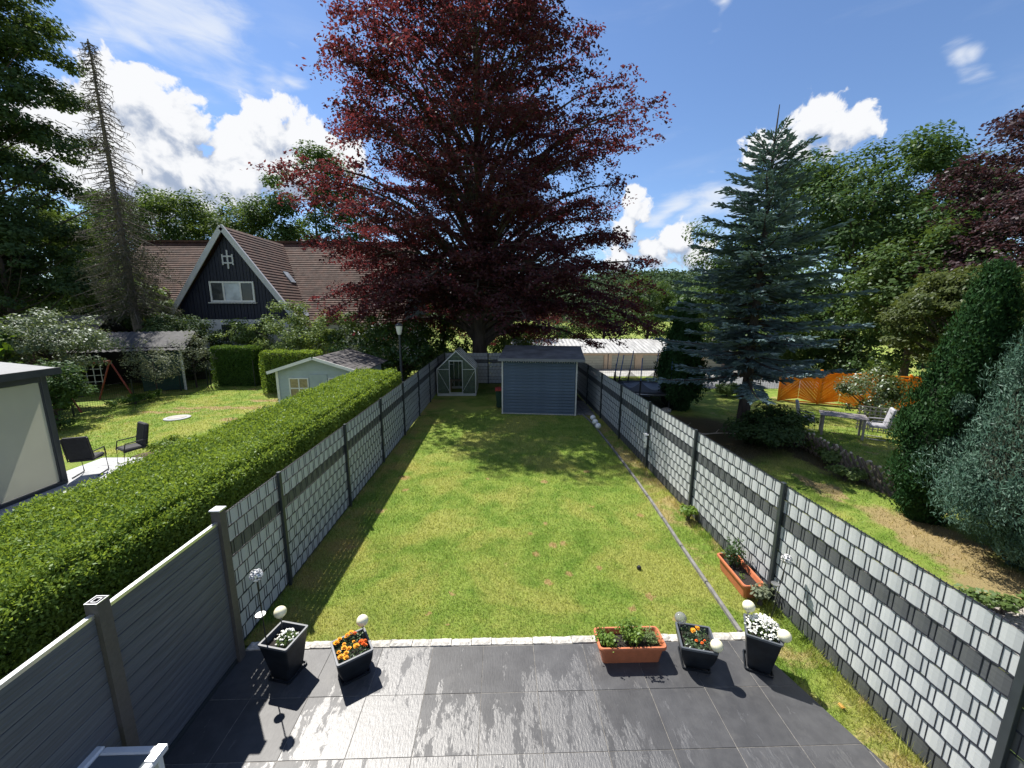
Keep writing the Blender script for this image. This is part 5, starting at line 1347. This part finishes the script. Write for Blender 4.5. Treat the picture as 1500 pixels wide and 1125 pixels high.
fan_beech('huge copper beech with dark red foliage behind the back fence', (-1.3, 24.5, -.15),
   [1.5, 3, 5, 8, 11, 13.5, 15.5, 18, 20.5, 23, 25.5, 27.5], [7.8, 9.6, 10.0, 9.8, 10.0, 10.4, 9.7, 8.0, 6.4, 4.4, 2.0, .8], ML_beech, 7, 205, 48, .160, 24.6, .50, 2.2, beech_side, gap=beech_gap, leaves_per=40, fan_r=.66)
# --- trees on the right
conifer('tall blue spruce with bare leader behind the right fence', (8.45, 13.0, -.06), 10.45, 2.6, ML_spruce, 3, whorls=31, per=7, zlow=2.2, twig=.36, wid=.055, droop=.17, rough=.44, prof=.96, r0=.20, bark=M_bark)
broadleaf('big oak with dense green crown beyond the right garden', (27.5, 30, -.2), 16, 8.8, (8.3, 7.5, 7.0), ML_oak, 31, leaves=75000, clumps=260, size=.25, cr=1.35, r0=.45)
fan_beech('dark copper beech at the right picture edge', (25.3, 16.6, -.1), [3, 5, 7, 9.5, 12, 14.6], [4.4, 5.6, 6.0, 5.6, 4.4, 1.6], ML_beechd, 9, 95, 52, .16, 15.0, .28, 4.2, leaves_per=40, fan_r=.66)
broadleaf('mid green tree squeezed between oak and dark copper beech', (21.6, 20.2, -.1), 9, 5.0, (3.3, 3.0, 3.8), leafmat('mid_green_leaf', (.038, .078, .022), (.078, .125, .036), (.14, .21, .035), .3, gloss=.013), 33, leaves=15000, clumps=90, size=.21, cr=.85, r0=.2)
broadleaf('feathery olive green yew in front of the dark copper beech', (16.9, 14.2, -.06), 6.6, 4.2, (2.5, 2.2, 2.35), ML_yew, 34, leaves=24000, clumps=170, size=.13, cr=.55, r0=.15, flat=.35, name='yew_tree')
broadleaf('round bush in front of the orange fence', (15.0, 14.9, -.06), 2.1, 1.0, (1.15, 1.05, 1.15), leafmat('round_bush_leaf', (.055, .085, .02), (.10, .14, .035), (.18, .24, .04), .3), 35, leaves=9000, clumps=60, size=.085, cr=.36, r0=.05, name='bush', cat='bush', flat=.8)
broadleaf('dark green tree on the slope left of the oak', (20.5, 35, -1.0), 10, 5.5, (4.2, 4, 4.4), ML_oak, 36, leaves=16000, clumps=90, size=.27, cr=1.1, r0=.25)
broadleaf('dark green tree right of the oak trunk', (37, 33, -.5), 14, 7, (6, 5, 6.5), ML_oak, 37, leaves=16000, clumps=90, size=.32, cr=1.4, r0=.3)
broadleaf('tall dark green tree far behind the oak, seen right of the spruce', (33, 47, -1.5), 13, 6.5, (7.0, 5, 6.6), ML_oak, 41, leaves=16000, clumps=100, size=.32, cr=1.5, r0=.3)
broadleaf('dark green bush row beyond the road behind the orange fence', (26.5, 37.5, -1.0), 5.5, 2.4, (5.5, 3, 2.8), ML_oak, 42, leaves=12000, clumps=90, size=.24, cr=1.0, r0=.14, name='bush', cat='bush')
broadleaf('mid green bush under the oak beyond the road', (19.5, 27, -.4), 5, 2.2, (2.7, 2.2, 2.4), ML_oak2, 38, leaves=9000, clumps=60, size=.19, cr=.8, r0=.12, name='bush', cat='bush')
broadleaf('dark bush under the oak near the orange fence', (24, 25.5, -.3), 5, 2.2, (3.0, 2.4, 2.6), ML_oak, 39, leaves=9000, clumps=60, size=.2, cr=.8, r0=.12, name='bush', cat='bush')
broadleaf('dark tree behind the yew at the right edge', (27, 20, -.2), 8, 4, (3.6, 3.2, 4), ML_oak, 40, leaves=9000, clumps=70, size=.24, cr=1.0, r0=.2)
# columnar conifers
def column_tree(label, loc, h, r, m, seed, n=24000, size=.16, wid=.4, lean=(0, 0), lumps=90, taper=.8, name='cypress_tree', up=1.0, depth=.25, rz=0, cr=.24):
    rg = np.random.default_rng(seed); t = thing(name, label, 'tree', loc, 0)
    a = rg.uniform(0, 2*math.pi, lumps); z = h*rg.uniform(.02, 1, lumps)**1.05
    def R(zz): f = zz/h; return r*np.clip(np.minimum(1, (f+.08)*3.2)*(1-f**2.2*taper)**1.0, .03, 1)
    rr_ = R(z)*rg.uniform(.64, 1.10, lumps); P = np.stack([rr_*np.cos(a)+lean[0]*z/h, rr_*np.sin(a)+lean[1]*z/h, z], 1); cs = r*cr*rg.uniform(.6, 1.4, lumps)
    k = rg.integers(0, lumps, n); d = unit(rg.normal(size=(n, 3))); C = P[k]+d*(cs[k]*rg.uniform(0, 1, n)**.4)[:, None]*np.array([1, 1, 1.5])
    n2 = n//3; z2 = h*rg.uniform(0, 1, n2); a2 = rg.uniform(0, 6.283, n2); q2 = R(z2)*rg.uniform(.75, .98, n2)
    C = np.concatenate([C, np.stack([q2*np.cos(a2)+lean[0]*z2/h, q2*np.sin(a2)+lean[1]*z2/h, z2], 1)]); C[:, 2] = np.maximum(C[:, 2], .05)
    cen = np.stack([lean[0]*C[:, 2]/h, lean[1]*C[:, 2]/h, C[:, 2]], 1); out = C-cen; out[:, 2] = 0; out = unit(out)
    axis = out*.55+np.array([0, 0, up]); nn = out+rg.normal(size=C.shape)*.55
    place('crown', polymesh('crown', leafquads(rg, C, nn, size, wid, axis=unit(axis)), 4, m), t)
    b = MB(); zz = np.linspace(.0, h*.93, 14); b.tube([(lean[0]*q/h, lean[1]*q/h, q) for q in zz], [float(R(q))*.80 for q in zz], 14); b.build('inner_twigs', M_core, t)
    return t
column_tree('narrow dark green cypress leaning beside the blue-green cypress', (8.72, 7.35, -.06), 5.1, .68, ML_thuja, 51, n=60000, size=.07, wid=.42, lean=(.55, -.1), lumps=190, taper=.85, cr=.30)
column_tree('broad blue-green cypress at the right edge behind the fence', (9.35, 5.45, -.06), 5.5, 1.75, ML_cyp, 52, n=200000, size=.074, wid=.22, lumps=340, taper=.88, cr=.14, up=.6)
column_tree('dark green thuja column left of the blue spruce', (7.95, 16.9, -.06), 4.6, .95, ML_thuja, 53, n=30000, size=.12, wid=.5, lumps=230, taper=.8, cr=.26, name='thuja_tree')
# shrubs by the spruce and along the rustic fence
def bush(label, loc, rad, m, seed, leaves=3500, size=.07, clumps=34, cr=.3, name='bush', cat='bush', group=None, trunk=True):
    return broadleaf(label, loc, rad[2]*2, rad[2]*.9, rad, m, seed, leaves=leaves, clumps=clumps, size=size, cr=cr, r0=.03, name=name, cat=cat, group=group, trunk=trunk, limbs=trunk)
bush('dark spreading shrub below the blue spruce', (8.5, 11.9, -.06), (1.25, .95, .62), ML_pine, 61, 9000, .09, 60, .34)
bush('small dark shrub where the rustic fence begins', (9.6, 13.0, -.06), (.5, .5, .34), ML_pine, 62, 4000, .08, 36, .26)
bush('bright yellow-green perennials at the road edge by the orange fence', (11.6, 19.4, -.06), (1.1, .4, .32), ML_light, 63, 2500, .12, 26, .25, 'perennial_plant', 'plant')
bush('leafy light perennial beside the rustic fence, nearest the spruce', (9.9, 11.2, -.06), (.38, .38, .22), ML_light, 64, 1500, .09, 18, .2, 'perennial_plant', 'plant')
bush('leafy perennial in the middle of the rustic fence', (9.45, 10.35, -.06), (.35, .4, .2), ML_light, 65, 1100, .08, 14, .17, 'perennial_plant', 'plant')
bush('leafy perennial before the rustic fence near the cypress', (8.9, 9.3, -.06), (.3, .35, .16), ML_light, 66, 900, .07, 12, .15, 'perennial_plant', 'plant')
bush('low weed at the cypress foot by the gravel', (7.2, 4.75, -.05), (.75, .16, .07), ML_light, 67, 900, .07, 14, .12, 'weed_plant', 'plant')
bush('green clump of weeds at the foot of the third right post', (3.86, 7.35, -.03), (.12, .2, .14), ML_hedge, 68, 500, .06, 8, .1, 'weed_plant', 'plant')
bush('tuft of long grass by the second right post', (3.82, 5.0, -.03), (.11, .10, .06), ML_grey, 69, 200, .06, 8, .12, 'weed_plant', 'plant')

# --- trees on the left
broadleaf('tall dark tree filling the left picture edge', (-37.6, 31.0, -.06), 31, 16.5, (6.6, 6.0, 15.6), ML_pine, 71, leaves=105000, clumps=300, size=.25, cr=1.4, r0=.5, flat=.45, shell=.45)
broadleaf('dark conifer understory at the left edge beside the hut', (-32.5, 27.5, -.06), 12, 6, (4.6, 4, 6.0), ML_pine, 73, leaves=30000, clumps=120, size=.20, cr=1.0, r0=.25, flat=.45)
broadleaf('second dark tall tree behind the first at the left edge', (-47, 33, -.06), 28, 15, (6.5, 6, 13), ML_pine, 72, leaves=22000, clumps=120, size=.34, cr=1.5, r0=.42, flat=.45, shell=.45)
lar = thing('dead_larch', 'nearly bare dead larch with a tall thin trunk', 'tree', (-23.2, 26, -.06))
b = MB(); lr = random.Random(77); trunk_mesh(b, 19.3, .27, .03, n=8, seed=5, flare=1.2, seg=14); A = []
for i in range(340):
    z = 4.2+15*(i/340)**.95; a = i*2.39996+lr.uniform(-.3, .3); L = (2.7*(1-(z-3)/17.2)+.30)*lr.uniform(.5, 1.15)
    d = Vector((math.cos(a), math.sin(a), 0)); P = [Vector((0, 0, z))]
    for q in range(1, 6): u = q/5; P.append(Vector((d.x*L*u, d.y*L*u, z+L*(-.18*u-.42*u*u+.26*u**3)))+Vector((lr.uniform(-.05, .05), lr.uniform(-.05, .05), lr.uniform(-.06, .06))))
    b.tube(P, [.036, .030, .025, .020, .015, .009], 4, cap=False)
    for k in range(int(3+L*3.2)):
        u = lr.uniform(.25, 1); kk = min(4, int(u*5)); p = P[kk].lerp(P[kk+1], u*5-kk); e = p+Vector((lr.uniform(-.3, .3), lr.uniform(-.3, .3), lr.uniform(-.42, .05)))*.9; b.tube([p, e], [.016, .007], 3, cap=False)
        if z < 11.5: A.append((p, e, z))
b.build('trunk', M_bark2, lar)
rg = np.random.default_rng(78); C = []
for p, e, z in A:
    nn = 26 if z < 8.5 else 7
    u = rg.uniform(0, 1.6, (nn, 1)); C.append(np.array(p)*(1-u)+np.array(e)*u+rg.normal(size=(nn, 3))*.12)
C = np.concatenate(C); place('crown', polymesh('crown', leafquads(rg, C, rg.normal(size=C.shape), .10, .3), 4, ML_dead), lar)
bgs = [('rounded oak rising behind the brown roof beside the copper beech', (-21.0, 48, -.06), 20.2, 13.0, (6.0, 5.5, 7.6), ML_oak, 20000),
 ('bushy green tree behind the house, right of the larch top', (-31, 50, -.06), 17, 11, (6.5, 5.5, 6.3), ML_oak2, 16000),
 ('bushy green tree behind the house, nearest the larch', (-41, 51, -.06), 17.5, 11, (6.5, 5.5, 6.8), ML_oak, 16000),
 ('tall green tree behind the brown roof left of the larch', (-51, 53, -.06), 19, 11.5, (7, 6, 7.5), ML_oak2, 14000),
 ('green tree far left behind the dark tall trees', (-44, 38, -.06), 15, 8.5, (6, 5, 7), ML_oak2, 14000),
 ('sunlit yellow-green tree behind the dead larch', (-29.5, 31, -.06), 8.5, 4.6, (3.6, 3, 3.8), ML_light, 11000),
 ('leafy green tree between larch and hut', (-25.6, 28.5, -.06), 6.4, 3.3, (2.6, 2.4, 3.0), ML_oak2, 9000),
 ('dark green tree behind the copper beech trunk', (-6.5, 44, -.06), 10, 5.6, (4.8, 4, 4.6), ML_oak, 9000),
 ('dark green tree behind the copper beech, left of the garages', (.5, 52, -1.8), 10, 4.8, (4.8, 4, 5), ML_oak, 9000),
 ('dark bush mass behind the garage roof, left', (8, 55.5, -2.4), 8.0, 3.6, (5.2, 3.4, 4.0), ML_oak, 8000),
 ('dark bush mass behind the garage roof, right', (15, 57, -2.4), 8.0, 3.7, (4.8, 3.4, 4.0), ML_oak, 8000),
 ('bright green tree behind the garages left of the spruce', (21.4, 57, -2.4), 11.6, 5.6, (3.6, 3.4, 5.8), ML_oak2, 11000),
 ('dark green tree behind the garages, hidden by the spruce', (27.5, 60, -2.4), 11, 5, (4.8, 4, 5.4), ML_oak, 8000),
 ('green tree behind the garages right of the spruce', (35, 58, -2.4), 12.5, 7, (5.6, 4.5, 5.6), ML_oak, 9000)]
for k, (lab, loc, h, cz, rad, m, nl) in enumerate(bgs):
    broadleaf(lab, loc, h, cz, rad, m, 100+k, leaves=int(nl*1.5), clumps=95, size=.30 if h > 12 else .24, cr=rad[0]*.24, r0=.28)
# wooded hill at the horizon
rg = np.random.default_rng(90); hv = []
nh = 60
for j in range(9):
    for i in range(nh):
        x = -520+1040*i/(nh-1); f = j/8; hh = (20+13*math.exp(-((x-150)/150)**2)+6*math.sin(x*.013))*math.sin(math.pi*.5*f)
        hv.append((x, 260+120*f, hh-3))
hf = [(j*nh+i, j*nh+i+1, (j+1)*nh+i+1, (j+1)*nh+i) for j in range(8) for i in range(nh-1)]
me = bpy.data.meshes.new('hills'); me.from_pydata(hv, [], hf); me.materials.append(pm('hill_green', (.03, .06, .022), .95, var=.4, vscale=.08)); struct(place('hills', me))
n = 15000; x = rg.uniform(-350, 400, n); f = rg.uniform(0, 1, n)**.8; hh = (20+13*np.exp(-((x-150)/150)**2)+6*np.sin(x*.013))*np.sin(math.pi*.5*f)
cl = np.stack([x, 260+120*f, hh-3+rg.uniform(-1, 5.5, n)], 1); C = np.repeat(cl, 4, 0)+rg.normal(size=(n*4, 3))*1.6
tag(place('far_forest', polymesh('far_forest', leafquads(rg, C, rg.normal(size=C.shape)*.6+[0, -.4, 1], 2.6, .7), 4, leafmat('far_leaf', (.035, .068, .030), (.065, .105, .045), (.10, .15, .05), .25, gloss=0.009, vscale=.05))), 'wooded hill on the horizon between beech and spruce', 'forest', kind='stuff')
# --- shrubs on the left
broadleaf('large glossy rhododendron with bright young leaves at the left edge', (-20.8, 14.8, -.06), 5.0, 2.5, (2.5, 2.3, 2.5), ML_rhodo, 120, leaves=6500, clumps=80, size=.30, cr=.62, r0=.09, name='rhododendron_bush', cat='bush', flat=.7)
broadleaf('wide silvery green tree over the thin wire fence', (-19.2, 17.2, -.06), 4.4, 2.75, (2.15, 2.0, 1.35), leafmat('silvery_leaf', (.075, .11, .05), (.15, .19, .095), (.2, .26, .08), .32, gloss=0.036), 121, leaves=15000, clumps=110, size=.10, cr=.45, r0=.13, flat=.55)
broadleaf('dark bush below the silvery tree beside the canopy', (-16.5, 14.6, -.06), 2.6, 1.25, (1.5, 1.3, 1.3), ML_oak, 122, leaves=6500, clumps=50, size=.11, cr=.4, r0=.05, name='bush', cat='bush')
broadleaf('bright green bush behind the canopy roof', (-17.8, 11.2, -.06), 3.3, 1.75, (1.7, 1.5, 1.6), ML_light, 123, leaves=5000, clumps=50, size=.15, cr=.45, r0=.05, name='bush', cat='bush')
broadleaf('small grey-leaved tree nearer the thin wire fence post', (-17.3, 19.9, -.06), 2.8, 1.75, (1.25, 1.1, .95), ML_grey, 124, leaves=2600, clumps=46, size=.085, cr=.36, r0=.035, flat=.8)
broadleaf('small grey-leaved tree beside the block hedge', (-17.1, 22.2, -.06), 3.0, 1.9, (.95, .9, 1.1), ML_grey, 125, leaves=2800, clumps=42, size=.085, cr=.34, r0=.035, flat=.9)
broadleaf('dark round conifer bush left of the black gable', (-20.4, 25.6, -.06), 4.2, 2.0, (2.3, 2.0, 2.15), ML_pine, 126, leaves=15000, clumps=120, size=.13, cr=.5, r0=.1, name='bush', cat='bush')
for k, (lab, x, y, rx, rz_, m, nl) in enumerate((('pale flowering shrub before the black gable', -16.4, 26.4, 2.5, 2.2, ML_light, 8000), ('pale green shrub below the black gable, right of the flowering one', -13.0, 25.6, 2.7, 2.25, ML_light, 9000), ('light leafy shrub under the copper beech by the roof edge', -10.0, 24.8, 2.3, 2.3, ML_light, 7000),
   ('tall dark laurel behind the pale shed', -7.4, 23.6, 2.4, 2.15, ML_laurel, 9000), ('dark laurel beside the lamp post', -5.4, 21.6, 1.7, 1.9, ML_laurel, 7000), ('sunny laurel left of the beech trunk', -3.9, 26.8, 2.2, 1.9, ML_laurel, 8000), ('light bush right of the beech trunk behind the back fence', 1.0, 26.2, 1.75, 1.55, ML_light, 5500), ('low bright bush behind the shed roof, left of the garages', 3.2, 30.5, 1.7, 1.2, ML_light, 4000))):
    broadleaf(lab, (x, y, hz(x, y)), rz_*2, rz_, (rx, rx*.85, rz_), m, 130+k, leaves=nl, clumps=70, size=.14 if m is not ML_laurel else .15, cr=.5, r0=.06, name='shrub', cat='bush')
bush('low bushy plants at the end of the pale patio', (-9.9, 11.6, -.04), (.75, .35, .26), ML_hedge, 140, 1800, .075, 22, .2, 'border_plant', 'plant')
bush('grassy tuft at the patio edge by the hedge', (-7.7, 8.9, -.04), (.3, .25, .22), ML_light, 141, 500, .09, 10, .15, 'border_plant', 'plant')
bush('low plants along the thin wire fence', (-16.9, 18.2, -.05), (.35, 1.4, .2), ML_hedged, 142, 1800, .08, 30, .17, 'border_plant', 'plant')

# --- clipped hedges
def hedge(label, loc, size, m, seed, n, ls=.06, rz=0, name='hedge', top_fluff=.05, vis=('x+', 'top', 'y-'), fade=None, round_=.12):
    """box hedge: leaf sprays on an uneven skin over a mass of inner twigs"""
    rg = np.random.default_rng(seed); lx, ly, lz = size; t = thing(name, label, 'hedge', loc, rz)
    A = {'x+': ly*lz, 'x-': ly*lz, 'top': lx*ly, 'y-': lx*lz, 'y+': lx*lz}; tot = sum(A[v] for v in vis); C = []; N = []
    for v in vis:
        k = int(n*A[v]/tot); a, c = rg.uniform(-.5, .5, (2, k)); e = np.full(k, .5)
        if v == 'x+': p = np.stack([e*lx, a*ly, (c+.5)*lz], 1); nn = (1, 0, .45)
        elif v == 'x-': p = np.stack([-e*lx, a*ly, (c+.5)*lz], 1); nn = (-1, 0, .45)
        elif v == 'y-': p = np.stack([a*lx, -e*ly, (c+.5)*lz], 1); nn = (0, -1, .45)
        elif v == 'y+': p = np.stack([a*lx, e*ly, (c+.5)*lz], 1); nn = (0, 1, .45)
        else: p = np.stack([a*lx, c*ly, 2*e*lz], 1); nn = (0, 0, 1)
        C.append(p); N.append(np.tile(nn, (k, 1)))
    C = np.concatenate(C); N = np.concatenate(N).astype(float)
    if fade is not None:
        keep = rg.uniform(size=len(C)) < fade(C[:, 1]); C, N = C[keep], N[keep]
    # rounded edges and a lumpy skin
    ex = np.clip((np.abs(C[:, 0])-(lx/2-round_))/round_, 0, 1); ez = np.clip((C[:, 2]-(lz-round_))/round_, 0, 1); both = ex*ez
    C[:, 2] -= both*round_*.45; C[:, 0] -= np.sign(C[:, 0])*both*round_*.45
    w1 = np.sin(C[:, 1]*2.9+C[:, 2]*2.1)*np.sin(C[:, 0]*3.3+1.3)+.8*np.sin(C[:, 1]*6.1+C[:, 0]*5.2+C[:, 2]*4.4)+.7*np.sin(C[:, 1]*11.3-C[:, 2]*9.0+C[:, 0]*8.1)
    C += unit(N)*(w1[:, None]*.022 + rg.normal(size=(len(C), 1))*top_fluff*.55 + .01)
    C += rg.normal(size=C.shape)*.02; C[:, 2] = np.maximum(C[:, 2], .02)
    ax_ = rg.normal(size=C.shape)*.6+unit(N)*.6+np.array([0, 0, .6])
    big = fade(C[:, 1])[:, None] if fade is not None else 1.0
    q = leafquads(rg, C, N*.4+rg.normal(size=N.shape)*.75, ls, .46, axis=unit(ax_)).reshape(-1, 4, 3)
    if fade is not None:
        cen = q.mean(1, keepdims=True); q = cen+(q-cen)*(1/np.sqrt(np.clip(big, .1, 1)))[:, None]
    place('foliage', polymesh('foliage', q.reshape(-1, 3), 4, m), t)
    MB().box((0, 0, lz/2-.05), (lx-.20, ly-.18, lz-.14)).build('inner_twigs', M_core, t, bevel=.10)
    return t
def fd(y):       # y local, hedge centre at 8.1
    d = np.hypot(4.5, y+8.15); return np.clip((5.2/d)**1.25, .12, 1)
hedge('long clipped green hedge running behind the left fence', (-4.62, 8.15, -.06), (1.62, 13.0, 2.05), ML_hedge, 150, 760000, .036, fade=fd, top_fluff=.07)
hedge('block-shaped clipped hedge standing alone on the left lawn', (-15.2, 23.0, -.06), (2.3, 1.0, 2.2), ML_hedged, 151, 17000, .085, top_fluff=.05)
hedge('low clipped hedge strip behind the pale shed', (-11.0, 20.9, -.06), (2.9, .8, 2.15), ML_hedge, 152, 11000, .095, top_fluff=.05)
for k, x in enumerate((-16.45, -13.98)): tag(MB().tube([(0, 0, 0), (0, 0, 1.5)], .03, 8).build('hedge_post', M_wgreen, None, (x, 22.4, -.06)), ('thin dark post at the left end of the block hedge', 'thin dark post at the right end of the block hedge')[k], 'post')
